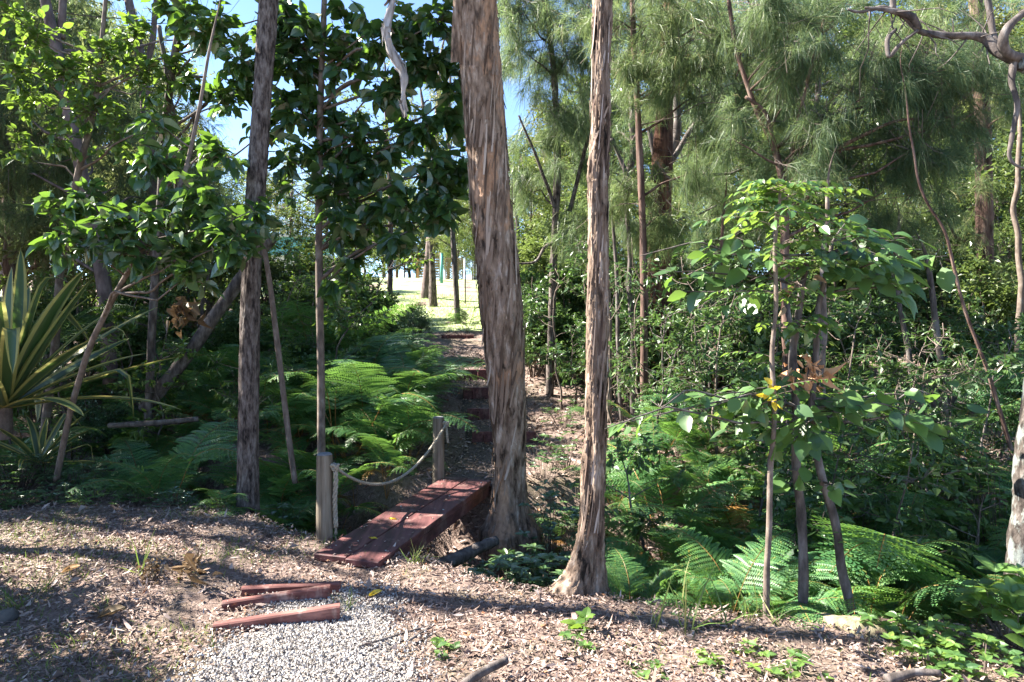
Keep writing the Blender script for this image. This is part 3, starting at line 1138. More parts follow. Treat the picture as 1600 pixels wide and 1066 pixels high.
bl = [(top + np.array(o), (.9, .9, .6), 420) for o in ((-.7, .2, .6), (.7, .6, .9), (.1, -.5, 1.2))]
limbs_to(gb, pts, rad, bl, 1.4)
crown_leaves(gl, gb, None, bl, .11, LONG, 8, .3, .8)
gl.build("crown", M['olive'], t)
gb.build("branches", M['ironbark'], t, True)


# generic thin tree from a pixel path and blobs
def ptree(name, label, cat, rows, bark, blobs, leafm, size, tmpl, per=8, tw=.2, hang=.35, group=None, kind='leaf', seg=10, step=.05, kink=.0, width=.0035, nper=22, droop=.9, lscale=.8, spread=.5, dsp=.18, extra=None, upw=1.0, drop=.35):
    t = thing(name, label, cat, group=group)
    pts, rad = pix_path(rows)
    if name not in ('leaning_log', 'red_stump'):
        e = pts[-1] - pts[-2]
        e = e / np.linalg.norm(e)
        pts = np.concatenate([pts, [pts[-1] + e * .25 + rng.normal(0, .04, 3), pts[-1] + e * .55 + rng.normal(0, .09, 3)]])
        rad = np.concatenate([rad, [rad[-1] * .5, .0015]])
    g = Geo()
    pts2 = tube(g, pts, rad, seg, step, kink=kink, disp=(lambda a, th, r: (fbm(np.cos(th) * 2, np.sin(th) * 2, a * 4, 3) - .5) * r * dsp * 2))
    gl = Geo()
    for ex in (extra or []):
        p_, r_ = pix_path(ex)
        tube(g, p_, r_, 8, .04, kink=.03)
    pp, rr, _ = resample(pts, rad, .1)
    if blobs:
        limbs_to(g, pp, rr, blobs, lscale, drop)
    g.build("trunk", bark, t, True)
    if blobs:
        if kind == 'leaf':
            crown_leaves(gl, gl, None, blobs, size, tmpl, per, tw, hang, spread=spread, upw=upw, tmi=1)
        else:
            more = [(c + rng.normal(0, .95, 3) * r * np.array([1, .8, .8]) + np.array([0, .3, 0]), np.asarray(r) * 1.1, int(k_ * .24)) for c, r, k_ in blobs]
            blobs = [(c, r, int(k_ * .35)) for c, r, k_ in blobs]
            for c, r, k_ in more[::2]:
                limb(gl, pp[int(np.argmin(np.linalg.norm(pp - c, axis=1)))], c, .009, .003, kink=.12, seg=5, mi=1)
            sprigs(gl, gl, blobs + more, size * 1.08, width * .9, int(nper * 2.0), droop * 1.25, tmi=1)
        gl.build("crown", [leafm, M['twigwood']], t, False)
    return t


# ------------------------------------------------------------------ broad leaved trees on the near side
mid_bl = [B(470, 50, 6.8, 48, 60), B(540, 95, 6.9, 52, 70), B(600, 50, 6.7, 50, 70), B(655, 95, 6.8, 46, 60), B(690, 30, 6.6, 45, 55), B(655, 200, 6.8, 48, 70), B(565, 215, 6.9, 50, 80),
          B(610, 140, 6.8, 45, 65), B(680, 270, 6.6, 42, 60), B(640, 310, 6.6, 48, 70), B(520, 295, 6.7, 45, 60), B(555, 270, 6.9, 40, 50), B(470, 175, 6.9, 45, 60), B(450, 100, 6.9, 40, 50),
          B(625, 375, 6.5, 32, 36), B(692, 335, 6.5, 30, 40), B(455, 250, 6.9, 38, 35), B(540, 345, 6.7, 40, 45), B(720, 130, 6.9, 34, 50), B(705, 190, 6.9, 34, 50), B(712, 255, 6.9, 32, 46), B(722, 60, 6.9, 34, 46), B(700, 305, 6.8, 30, 40), B(430, 60, 7, 38, 60), B(440, 20, 7, 38, 50), B(480, 110, 7, 38, 60), B(540, 40, 7, 34, 50), B(445, 160, 7, 36, 44), B(530, 240, 7, 36, 44), B(600, 250, 6.9, 36, 44), B(640, 40, 6.9, 34, 44), B(680, 90, 6.8, 34, 44), B(520, 180, 7, 34, 40), B(500, 240, 7, 34, 40), B(590, 330, 6.8, 34, 40), B(520, 430, 6.7, 36, 26), B(560, 400, 6.9, 36, 36)]
mid_bl += [(np.array(c), (.75, .75, .5), 230) for c in ((-2.3, 6.8, 5.5), (-1.5, 7.3, 6.0), (-2.9, 6.5, 6.3), (-2.0, 6.3, 6.9), (-1.2, 6.7, 5.6), (-2.6, 7.4, 7.0), (-1.9, 7.0, 7.6))]
ptree("broadleaf_tree", "slim pale stemmed tree with large dark leaves behind the near rope post", "tree",
      [(502, 735, 6.9, 13), (502, 600, 6.9, 12), (499, 450, 6.9, 12), (498, 300, 6.9, 11), (501, 150, 6.9, 10), (507, 0, 6.9, 9), (512, -200, 6.9, 7), (516, -420, 6.9, 4)], M['stem'], mid_bl, M['broad'], .165, BROAD, 6, .18, .55, lscale=.75, dsp=.1, upw=.7)
left_bl = [B(250, 335, 5.6, 50, 60), B(320, 310, 5.6, 52, 60), B(365, 375, 5.4, 45, 55), B(205, 385, 5.6, 48, 55), B(285, 395, 5.5, 46, 50), B(130, 315, 5.8, 46, 50), B(240, 245, 5.8, 45, 50), B(335, 345, 5.5, 45, 50),
           B(175, 345, 5.6, 40, 40), B(112, 370, 5.5, 42, 50), B(395, 330, 5.9, 36, 36), B(300, 430, 5.5, 36, 32), B(90, 330, 5.8, 30, 22), B(355, 235, 6.0, 40, 40), B(245, 190, 5.7, 30, 24)]
ptree("broadleaf_tree", "low spreading tree with large glossy leaves between the dark trunk and striped plant", "tree",
      [(88, 750, 6.6, 9), (110, 640, 6.4, 9), (140, 540, 6.2, 9), (185, 450, 6.0, 8), (235, 370, 5.8, 8), (285, 290, 5.8, 7), (310, 180, 5.8, 6), (330, 60, 5.8, 4)], M['stem'], left_bl, M['broad'], .145, BROAD, 6, .16, .5, lscale=.6, dsp=.1, upw=.8)
ul_bl = [B(60, 60, 7, 45, 110), B(110, 110, 7, 48, 130), B(170, 90, 7, 46, 120), B(230, 130, 7.1, 42, 100), B(140, 165, 7, 48, 120), B(50, 150, 7.2, 45, 90), B(205, 60, 7.2, 40, 80), B(275, 105, 7.2, 38, 70), B(90, 215, 7, 40, 70),
         B(180, 215, 7.1, 36, 60), B(20, 110, 7, 40, 70), B(250, 190, 6.8, 34, 50), B(30, 230, 7.2, 36, 50), B(400, 60, 7.3, 26, 26), B(20, 30, 7, 30, 40)]
ptree("broadleaf_tree", "bright leafed tree with small lime leaves high above the striped plant", "tree",
      [(60, 740, 8.2, 12), (85, 560, 8.0, 12), (95, 400, 7.6, 11), (120, 280, 7.3, 10), (150, 160, 7.1, 9), (160, 60, 7.0, 7), (170, -60, 7, 5)], M['stem'], ul_bl, M['lime'], .10, BROAD, 7, .16, .35, lscale=.7, dsp=.1)
ul2 = [B(330, 40, 6.6, 45, 80), B(375, 90, 6.6, 42, 70), B(300, 20, 6.7, 42, 60), B(350, 155, 6.7, 40, 60), B(385, 130, 6.8, 32, 40), B(260, 10, 6.8, 40, 60), B(310, 235, 6.6, 36, 40), B(420, 200, 7.2, 36, 40), B(440, 20, 7.2, 36, 40), B(300, 130, 7, 30, 26)]
ul2 += [(np.array(c), (.8, .8, .5), 230) for c in ((-3.4, 6.7, 5.6), (-4.2, 7.2, 5.9), (-3.0, 7.4, 6.4), (-3.8, 6.4, 6.6), (-4.4, 6.7, 6.9), (-3.3, 6.9, 7.4))]
ptree("broadleaf_tree", "dark leafed tree with grey forked stem showing against the blue sky", "tree",
      [(230, 700, 8.6, 12), (238, 500, 8.4, 12), (250, 330, 8, 12), (258, 200, 7.6, 12), (268, 110, 7.2, 11), (285, 20, 7, 10), (300, -130, 7, 8), (310, -420, 7, 4)], M['greybark'], ul2, M['broad'], .135, BROAD, 6, .17, .5, lscale=.7, extra=[[(255, 220, 7.8, 9), (275, 200, 7.7, 8), (262, 130, 7.6, 8), (250, 40, 7.6, 7)], [(262, 140, 7.4, 7), (290, 120, 7.2, 6), (315, 120, 7.1, 4)]])

# curved pinkish trunks and dark needle trees at the back of the near wood
need_l = [B(20, 180, 10, 60, 90), B(40, 270, 10, 60, 90), B(100, 300, 10, 55, 70), B(10, 60, 10, 50, 60), B(140, 250, 10.5, 55, 70), B(190, 290, 10.5, 50, 60), B(60, 380, 10, 55, 60), B(310, 320, 11, 50, 60), B(230, 310, 11, 45, 50), B(120, 30, 10.5, 45, 45), B(300, 60, 11, 40, 30)]
ptree("needle_tree", "curved pinkish trunk with fine dark needles behind the lime leaves", "tree",
      [(172, 600, 9.6, 22), (168, 480, 9.6, 21), (150, 370, 9.6, 20), (128, 270, 9.6, 19), (108, 180, 9.6, 18), (92, 90, 9.6, 17), (70, 0, 9.6, 15), (40, -150, 9.6, 10)], M['pinkbark'], need_l, M['needle'], .30, None, kind='needle', nper=26, width=.005, lscale=1.0, seg=14,
      extra=[[(100, 110, 9.6, 9), (125, 120, 9.5, 8), (152, 128, 9.4, 6)], [(80, 40, 9.6, 11), (60, -20, 9.6, 9)], [(96, 60, 9.7, 12), (100, -40, 9.7, 10)]])
gum_l = [B(215, 40, 11.5, 50, 160), B(300, 180, 11.5, 50, 160), B(260, 260, 11.5, 45, 140), B(330, 250, 11.5, 40, 110), B(350, 330, 12, 40, 110), B(180, 180, 11.5, 45, 120), B(120, 220, 12, 40, 110)]
ptree("gum_tree", "smooth pink grey gum trunk forking behind the leafy branches", "tree",
      [(248, 640, 11.5, 17), (245, 480, 11.5, 17), (240, 330, 11.5, 17), (232, 200, 11.5, 16), (222, 100, 11.5, 15), (205, 20, 11.5, 13), (190, -60, 11.5, 11)], M['pinkbark'], gum_l, M['olive'], .13, LONG, 8, .25, .8, lscale=1.1, seg=12,
      extra=[[(225, 120, 11.5, 10), (240, 60, 11.4, 9), (243, 0, 11.4, 8)]])
ptree("leaning_log", "grey dead trunk leaning diagonally behind the dark tree", "log",
      [(225, 640, 8.6, 20), (290, 560, 8.6, 20), (345, 480, 8.6, 19), (395, 410, 8.6, 18), (425, 372, 8.6, 16)], M['greybark'], [], None, 0, None, seg=14)
ptree("sapling", "thin bare leaning sapling between the dark trunk and rope post", "sapling",
      [(461, 755, 6.5, 9), (452, 690, 6.5, 9), (441, 600, 6.5, 9), (429, 500, 6.5, 9), (420, 430, 6.5, 8), (410, 370, 6.5, 7)], M['stem'], [B(415, 350, 6.5, 26, 24), B(440, 300, 6.6, 26, 20)], M['broad'], .11, BROAD, 6, .12, lscale=.4, dsp=.08)
ptree("sapling", "dark thin upright sapling beside the sunlit lawn edge", "sapling",
      [(609, 540, 13, 9), (609, 450, 13, 9), (611, 400, 13, 8), (610, 300, 13, 7), (604, 200, 13, 5), (600, 120, 13, 4)], M['darkbark'],
      [B(600, 210, 13, 36, 260), B(560, 180, 13, 30, 180), B(640, 250, 13, 34, 220), B(585, 300, 13, 30, 160), B(620, 140, 13, 30, 180), B(570, 350, 13, 30, 140), B(640, 340, 13, 34, 200), B(680, 220, 13, 30, 180), B(540, 300, 13, 30, 180), B(520, 360, 13, 30, 180), B(600, 400, 13, 30, 160), B(660, 400, 13, 24, 120), B(470, 330, 13, 30, 160)], M['far'], .085, SMALL, 10, .2, .3, lscale=.6)
ptree("small_leafed_tree", "fine leafed pale green tree filling the gap beside the thickest trunk", "tree",
      [(716, 520, 17, 9), (712, 440, 17, 9), (706, 340, 17, 8), (700, 220, 17, 7), (704, 120, 17, 4)], M['greybark'],
      [B(690, 160, 17, 40, 330), B(720, 220, 17, 40, 330), B(670, 240, 17, 40, 300), B(700, 300, 17, 40, 330), B(650, 320, 17, 36, 280), B(730, 340, 17, 36, 280), B(680, 370, 17, 30, 220), B(715, 100, 17, 34, 260), B(640, 200, 17, 34, 240)], M['olive'], .10, LONG, 10, .3, .5, lscale=1.0)
ptree("small_leafed_tree", "fine leafed tree standing behind the slim pale stemmed tree", "tree",
      [(540, 520, 16, 10), (536, 400, 16, 9), (528, 300, 16, 8), (524, 200, 16, 6), (520, 60, 16, 3)], M['greybark'],
      [B(500, 300, 16, 40, 330), B(550, 300, 16, 40, 330), B(470, 350, 16, 36, 300), B(520, 370, 16, 36, 300), B(575, 360, 16, 36, 300), B(440, 290, 16, 36, 260), B(540, 220, 16, 34, 200), B(490, 240, 16, 30, 160), B(600, 300, 16, 34, 240), B(470, 150, 16, 36, 110), B(545, 140, 16, 36, 110), B(450, 215, 16, 36, 120), B(600, 110, 16, 36, 100), B(510, 80, 16, 36, 90), B(580, 220, 16, 36, 120)], M['far'], .095, SMALL, 10, .3, .4, lscale=1.0)
# pale hanging strip of bark among the leaves
t = thing("hanging_bark", "pale curved strip of bark dangling among the dark leaves", "bark strip")
g = Geo()
rows = [(700, -330, 6.3, 4), (650, -150, 5.6, 7), (618, -10, 5.4, 9), (607, 20, 5.4, 13), (602, 55, 5.4, 16), (612, 85, 5.4, 15), (628, 105, 5.4, 15), (636, 130, 5.4, 13), (627, 150, 5.4, 7), (628, 170, 5.4, 6), (636, 182, 5.4, 4)]
p_, r_ = pix_path(rows)
tube(g, p_, r_ * .8, 10, .02, disp=lambda a, th, r: (fbm(np.cos(th) * 2, np.sin(th) * 2, a * 12, 3) - .5) * r * 1.4)
strips(g, p_, r_ * .8, 60, .04, .16, .008, .03, (.45, .98), .03)
g.build("strip", M['white_bark'], t, True)

# ------------------------------------------------------------------ needle trees of the far side
ptree("needle_tree", "slim needle tree standing between the flared trunk and leafy sapling", "tree",
      [(1008, 680, 8.6, 12), (1006, 560, 8.6, 12), (1007, 460, 8.6, 12), (1004, 340, 8.6, 11), (998, 200, 8.6, 10), (990, 60, 8.6, 9), (985, -80, 8.6, 7)], M['redbark'],
      [B(1010, 40, 8.4, 60, 90), B(1085, 60, 8.2, 60, 90), B(1050, 120, 8.4, 55, 80), B(985, 110, 8.6, 45, 60), B(1100, 150, 8.4, 55, 80), B(1130, 20, 8.2, 55, 80), B(1000, 300, 8.8, 40, 50), B(1050, 330, 8.8, 50, 60), B(1100, 260, 8.6, 45, 50), B(960, 30, 8.6, 40, 50), B(1010, 380, 9, 36, 36)], M['needle'], .27, None, kind='needle', nper=28, lscale=.9, width=.0042)
ptree("needle_tree", "red barked needle tree with drooping sunlit sprays above the round leaves", "tree",
      [(1228, 700, 7.6, 15), (1230, 560, 7.6, 15), (1226, 420, 7.6, 14), (1226, 300, 7.6, 12), (1212, 230, 7.6, 10), (1180, 170, 7.6, 8), (1150, 80, 7.6, 7), (1130, -60, 7.6, 5)], M['redbark'],
      [B(1300, 40, 7.2, 60, 85), B(1240, 80, 7.2, 55, 80), B(1190, 30, 7.2, 50, 75), B(1350, 150, 7.0, 55, 85), B(1420, 120, 7.0, 50, 75), B(1475, 190, 7.0, 50, 80), B(1425, 235, 7.0, 48, 75), B(1280, 200, 7.2, 48, 60), B(1220, 170, 7.4, 45, 50), B(1150, 220, 7.5, 48, 60), B(1530, 110, 7.0, 45, 60), B(1380, 300, 7.4, 45, 50), B(1250, 270, 7.3, 40, 45),], M['needle'], .26, None, kind='needle', nper=30, lscale=.9, width=.0036,
      extra=[[(1228, 290, 7.6, 9), (1300, 235, 7.3, 7), (1390, 190, 7.1, 5), (1480, 182, 7.0, 3)], [(1226, 285, 7.6, 9), (1240, 225, 7.5, 7), (1262, 120, 7.3, 5), (1290, 20, 7.2, 4)], [(1212, 240, 7.6, 7), (1195, 170, 7.5, 6), (1165, 150, 7.5, 5)]])
ptree("needle_tree", "thick reddish trunk half hidden by the hanging needle sprays", "tree",
      [(1535, 640, 11.5, 24), (1538, 480, 11.5, 24), (1538, 340, 11.5, 24), (1537, 230, 11.5, 23), (1530, 100, 11.5, 21), (1520, -60, 11.5, 18)], M['redbark'],
      [B(1550, 60, 11, 60, 90), B(1470, 60, 11, 60, 90), B(1590, 170, 11, 55, 80), B(1450, 330, 11, 55, 70), B(1400, 60, 11, 55, 80), B(1570, 430, 11, 45, 50), B(1380, 380, 11.5, 45, 50)], M['needle'], .32, None, kind='needle', nper=26, lscale=1.2, seg=16, width=.005)
ptree("needle_tree", "dark needle tree high between the two brown trunks", "tree",
      [(858, 640, 10.5, 12), (862, 500, 10.5, 12), (866, 380, 10.5, 11), (872, 260, 10.5, 11), (868, 140, 10.5, 10), (855, 20, 10.5, 8), (845, -80, 10.5, 6)], M['darkbark'],
      [B(850, 30, 10.2, 60, 100), B(820, 80, 10.2, 50, 80), B(885, 90, 10.2, 50, 80), B(900, 20, 10.2, 45, 70), B(860, 170, 10.4, 45, 60), B(905, 200, 10.6, 40, 50), B(880, 260, 10.6, 45, 60), B(830, 300, 10.8, 40, 40), B(900, 350, 10.8, 40, 50), B(800, 20, 10.2, 36, 40)], M['needle'], .30, None, kind='needle', nper=28, lscale=1.0, width=.005,
      extra=[[(868, 330, 10.5, 6), (840, 250, 10.3, 5), (810, 180, 10.2, 3)], [(866, 380, 10.5, 6), (850, 385, 10.4, 5), (838, 410, 10.3, 4), (800, 412, 10.2, 3)], [(890, 330, 10.5, 7), (920, 210, 10.5, 6), (950, 160, 10.5, 4)]])
ptree("needle_tree", "crooked branching needle tree with gaps of sky through it", "tree",
      [(1040, 640, 12, 18), (1030, 480, 12, 18), (1025, 360, 12, 17), (1030, 270, 12, 15), (1060, 215, 12, 13), (1055, 120, 12, 11), (1060, 0, 12, 8)], M['greybark'],
      [B(1120, 200, 12, 50, 70), B(1160, 130, 12, 50, 70), B(1180, 250, 12, 50, 70), B(1120, 320, 12, 50, 70), B(1180, 350, 12, 50, 60), B(1050, 420, 12, 45, 50), B(960, 380, 12, 40, 50), B(970, 20, 12, 50, 60)], M['needle'], .32, None, kind='needle', nper=26, lscale=1.3, seg=12, width=.0055,
      extra=[[(1030, 270, 12, 10), (1010, 190, 11.9, 8), (985, 160, 11.8, 6)], [(1028, 290, 12, 9), (1085, 190, 11.8, 8), (1140, 160, 11.7, 6)], [(1030, 330, 12, 9), (990, 300, 11.9, 7), (955, 215, 11.8, 6)]])

# twisted lichen covered tree at the edge of the view
t = thing("twisted_tree", "lichen spotted grey tree with a contorted trunk and curling bare limbs", "tree")
g = Geo()
glimb = Geo()
p_, r_ = pix_path([(1588, 1000, 4.2, 50), (1590, 950, 4.2, 42), (1597, 890, 4.2, 40), (1606, 820, 4.22, 44), (1614, 740, 4.25, 50), (1625, 640, 4.3, 52), (1660, 480, 4.4, 48), (1690, 300, 4.6, 44), (1675, 180, 4.7, 36), (1635, 110, 4.7, 30), (1590, 98, 4.7, 22)])
tube(g, p_, r_, 40, .02, disp=lambda a, th, r: (fbm(np.cos(th) * 2, np.sin(th) * 2, a * 5, 4) - .5) * r * .7)
for rows in ([(1622, 960, 4.25, 30), (1605, 880, 4.25, 26), (1612, 820, 4.25, 22), (1612, 770, 4.25, 20)],
             [(1600, 98, 4.7, 22), (1572, 88, 4.72, 20), (1558, 78, 4.75, 22), (1540, 62, 4.8, 18), (1520, 58, 4.8, 15), (1480, 54, 4.8, 13), (1440, 48, 4.8, 12), (1410, 20, 4.8, 10), (1380, 8, 4.8, 9), (1345, 18, 4.8, 6), (1328, 12, 4.8, 4)],
             [(1436, 46, 4.8, 11), (1425, 26, 4.78, 16), (1408, 20, 4.78, 13), (1385, 16, 4.78, 9), (1350, 12, 4.8, 4)],
             [(1400, 46, 4.82, 6), (1385, 60, 4.8, 9), (1384, 92, 4.78, 8), (1405, 65, 4.75, 7), (1430, 46, 4.75, 6)],
             [(1600, 92, 4.7, 20), (1572, 80, 4.65, 20), (1567, 60, 4.6, 17), (1580, 40, 4.6, 15), (1605, 18, 4.6, 14), (1640, 0, 4.6, 12)],
             [(1585, 95, 4.7, 14), (1582, 130, 4.68, 11), (1590, 170, 4.66, 10), (1584, 210, 4.66, 9), (1578, 245, 4.66, 7), (1592, 260, 4.66, 5), (1610, 262, 4.66, 3)],
             [(1560, 74, 4.75, 14), (1550, 40, 4.8, 12), (1540, -5, 4.8, 11), (1535, -60, 4.8, 9)], [(1395, 15, 4.8, 12), (1396, -5, 4.8, 12), (1390, -60, 4.8, 10)]):
    p_, r_ = pix_path(rows)
    if rows[0][1] < 120:
        r_ = r_ * .78
        gg = glimb
    else:
        gg = g
    tube(gg, p_, r_, 14, .02, kink=.05, disp=lambda a, th, r: (fbm(np.cos(th) * 2, np.sin(th) * 2, a * 9, 3) - .5) * r * .6)
g.build("trunk", M['lichen'], t, True)
for q in range(26):
    a = P(rng.uniform(1340, 1600), rng.uniform(20, 100), 4.8)
    limb(glimb, P(np.interp(a[0] / 4.8 * F + 800, [1340, 1440, 1540, 1600], [1345, 1440, 1540, 1600]), np.interp(a[0] / 4.8 * F + 800, [1340, 1410, 1440, 1540, 1600], [16, 20, 48, 64, 96]), 4.8), a + rng.normal(0, .12, 3), .006, .0015, kink=.3, seg=5)
glimb.build("limb", M['greybark'], t, True)

# ------------------------------------------------------------------ leafy young trees in front of the fern bank
t = thing("sapling", "pale thin stemmed sapling topped with light green compound leaves", "sapling")
g, gl = Geo(), Geo()
p_, r_ = pix_path([(1196, 990, 3.97, 11), (1199, 900, 3.97, 10), (1200, 780, 3.97, 9), (1205, 680, 3.97, 8), (1207, 560, 3.97, 7), (1210, 450, 3.97, 7), (1214, 370, 3.97, 6), (1216, 300, 3.97, 5)])
stempts = tube(g, p_, r_, 10, .03, kink=.045, disp=lambda a, th, r: (fbm(np.cos(th) * 2, np.sin(th) * 2, a * 9, 3) - .5) * r * .5)
lpos, ldir, lsz = [], [], []


def pinnate(g, base, d, L, pairs=6, lf=.045, sag=.35):
    d = nrm(np.asarray(d, float))
    u = np.linspace(0, 1, 8)
    pts = base[None] + d[None] * (u * L)[:, None]
    pts[:, 2] -= sag * L * u ** 2
    tube(g, pts, np.linspace(.0022, .001, 8), 4, cap=False)
    side = nrm(np.cross(d, [0, 0, 1.0]))
    for q in range(pairs):
        v = .25 + .75 * q / max(1, pairs - 1)
        c = base + d * v * L - np.array([0, 0, sag * L * v * v])
        tang = nrm(d - np.array([0, 0, 2 * sag * v]))
        for s in (-1, 1):
            if q == pairs - 1 and s == 1:
                lpos.append(c); ldir.append(tang); lsz.append(lf * 1.1)
            else:
                lpos.append(c); ldir.append(nrm(side * s + tang * .55 + np.array([0, 0, -.25]) + rng.normal(0, .12, 3))); lsz.append(lf * rng.uniform(.8, 1.15) * (1 - .3 * v))


for (py, nn, L) in ((292, 8, .24), (300, 8, .34), (314, 8, .44), (334, 7, .50), (356, 7, .54), (384, 6, .52), (415, 5, .44), (460, 5, .38), (510, 4, .36), (560, 4, .34), (620, 3, .3)):
    c = P(np.interp(py, [300, 680], [1216, 1205]), py, 3.97)
    for q in range(nn):
        a = rng.uniform(0, 2 * pi)
        pinnate(g, c, (cos(a), sin(a), rng.uniform(.05, .55)), L * rng.uniform(.7, 1.1), int(rng.integers(5, 8)), .078 if py < 450 else .06)
for (x_, y_, dx, dz) in ((1195, 690, -1, .2), (1200, 690, -1, -.1), (1195, 700, -.8, .35), (1207, 610, .6, .3), (1202, 640, -.8, .2)):
    pinnate(g, P(x_, y_, 3.95), (dx, -.25, dz), .34, 8, .05, .2)
leaves(gl, np.array(lpos), np.array(ldir), nrm(rng.normal(size=(len(lpos), 3)) * .3 + [0, 0, 1]), np.array(lsz), leaf_broad(.27, .08, .2))
g.build("stem", M['stem'], t, True)
gl.build("leaves", M['compound'], t)
gy_ = Geo()
n = 9
leaves(gy_, np.array([P(1212 + rng.uniform(-14, 8), 612 + rng.uniform(-18, 18), 3.93) for q in range(n)]), rng.normal(size=(n, 3)) * .6 + [0, -.2, -.5], nrm(rng.normal(size=(n, 3)) + [0, -1, .6]), .06, BROAD)
gy_.build("yellow_leaves", M['yellow'], t)['label'] = "small cluster of bright yellow leaves on the stem"

# round leaved young trees
def round_tree(label, stems, tiers, seed):
    t = thing("round_leaved_tree", label, "tree")
    g, gl = Geo(), Geo()
    allp = []
    for rows in stems:
        p_, r_ = pix_path(rows)
        allp.append(tube(g, p_, r_, 12, .03, kink=.06, disp=lambda a, th, r: (fbm(np.cos(th) * 2, np.sin(th) * 2, a * 8, 3) - .5) * r * .4))
    ap = np.concatenate(allp)
    pos, dr, sz = [], [], []
    for (px, py, d, n, spread, size) in tiers:
        c = P(px, py, d)
        i = int(np.argmin(np.linalg.norm((ap - c) * np.array([1, 1, 1.6]), axis=1) + 2.0 * (ap[:, 2] > c[2])))
        pp = limb(g, ap[i], c, .008, .0025, sag=.06, kink=.05, seg=6)
        od = nrm((c - ap[i]) * np.array([1, 1, .3]))
        for q in range(int(n * 1.5)):
            v = rng.uniform(.35, 1.0)
            b = pp[int(v * (len(pp) - 1))] + rng.normal(0, spread * .55, 3) * np.array([1, 1, .9])
            dd = nrm(od * .6 + rng.normal(size=3) * np.array([.8, .8, .3]) + np.array([0, -.15, -.3]))
            st = b + dd * .05
            prisms(g, [b], [st], .002, .0015)
            pos.append(st); dr.append(dd + np.array([0, 0, -.15])); sz.append(size * rng.uniform(.45, 1.25))
    n = len(pos)
    up = nrm(rng.normal(size=(n, 3)) * .5 + np.array([-.15, -.25, 1]))
    leaves(gl, np.array(pos), np.array(dr), up, np.array(sz), ROUND, curl=rng.uniform(-.5, 2.4, n))
    g.build("stem", M['greybark'], t, True)
    gl.build("leaves", M['round'], t, True)
    return t


round_tree("young tree with big oval leaves on a dark upright stem among the ferns",
           [[(1256, 985, 4.1, 16), (1254, 900, 4.1, 15), (1248, 780, 4.12, 14), (1242, 680, 4.15, 13), (1240, 560, 4.2, 12), (1250, 460, 4.2, 10), (1262, 400, 4.2, 7)]],
           [(1100, 395, 4.0, 9, .10, .15), (1040, 425, 4.1, 8, .10, .15), (1070, 455, 4.1, 6, .08, .13), (1150, 380, 4.0, 9, .10, .14), (1170, 440, 4.1, 6, .1, .12), (1000, 400, 4.2, 4, .08, .13), (1030, 640, 3.7, 9, .08, .12), (985, 660, 3.6, 7, .06, .11), (945, 672, 3.55, 6, .04, .11),
            (1100, 640, 3.8, 10, .09, .13), (1120, 615, 3.9, 8, .09, .13), (1170, 640, 3.9, 9, .09, .13), (1200, 670, 3.95, 7, .09, .13), (1270, 500, 4.1, 8, .08, .13), (1225, 590, 4.1, 6, .08, .12), (1230, 740, 4.0, 4, .07, .12)], 1)
round_tree("young tree with big oval leaves, its topmost cluster catching white sunlight",
           [[(1338, 985, 4.1, 15), (1320, 900, 4.1, 14), (1296, 800, 4.1, 13), (1276, 710, 4.15, 12), (1268, 600, 4.2, 11), (1280, 500, 4.2, 9), (1290, 420, 4.2, 8), (1300, 380, 4.2, 6)]],
           [(1380, 400, 3.9, 12, .10, .16), (1410, 415, 3.8, 11, .09, .17), (1340, 390, 4.0, 9, .10, .15), (1300, 420, 4.1, 8, .10, .14), (1440, 390, 4.2, 8, .10, .16), (1480, 400, 4.3, 7, .10, .17), (1430, 370, 4.2, 7, .10, .16), (1420, 450, 3.9, 7, .08, .15), (1320, 350, 4.2, 8, .09, .14), (1270, 390, 4.2, 7, .09, .13),
            (1290, 640, 4.1, 8, .09, .14), (1260, 670, 3.9, 8, .09, .14), (1350, 640, 4.0, 7, .09, .14), (1410, 640, 4.0, 6, .09, .15), (1470, 665, 4.0, 6, .08, .18), (1440, 620, 4.2, 6, .08, .15), (1240, 690, 3.9, 6, .08, .13), (1300, 760, 3.9, 5, .06, .12), (1500, 640, 4.2, 5, .08, .15)], 2)

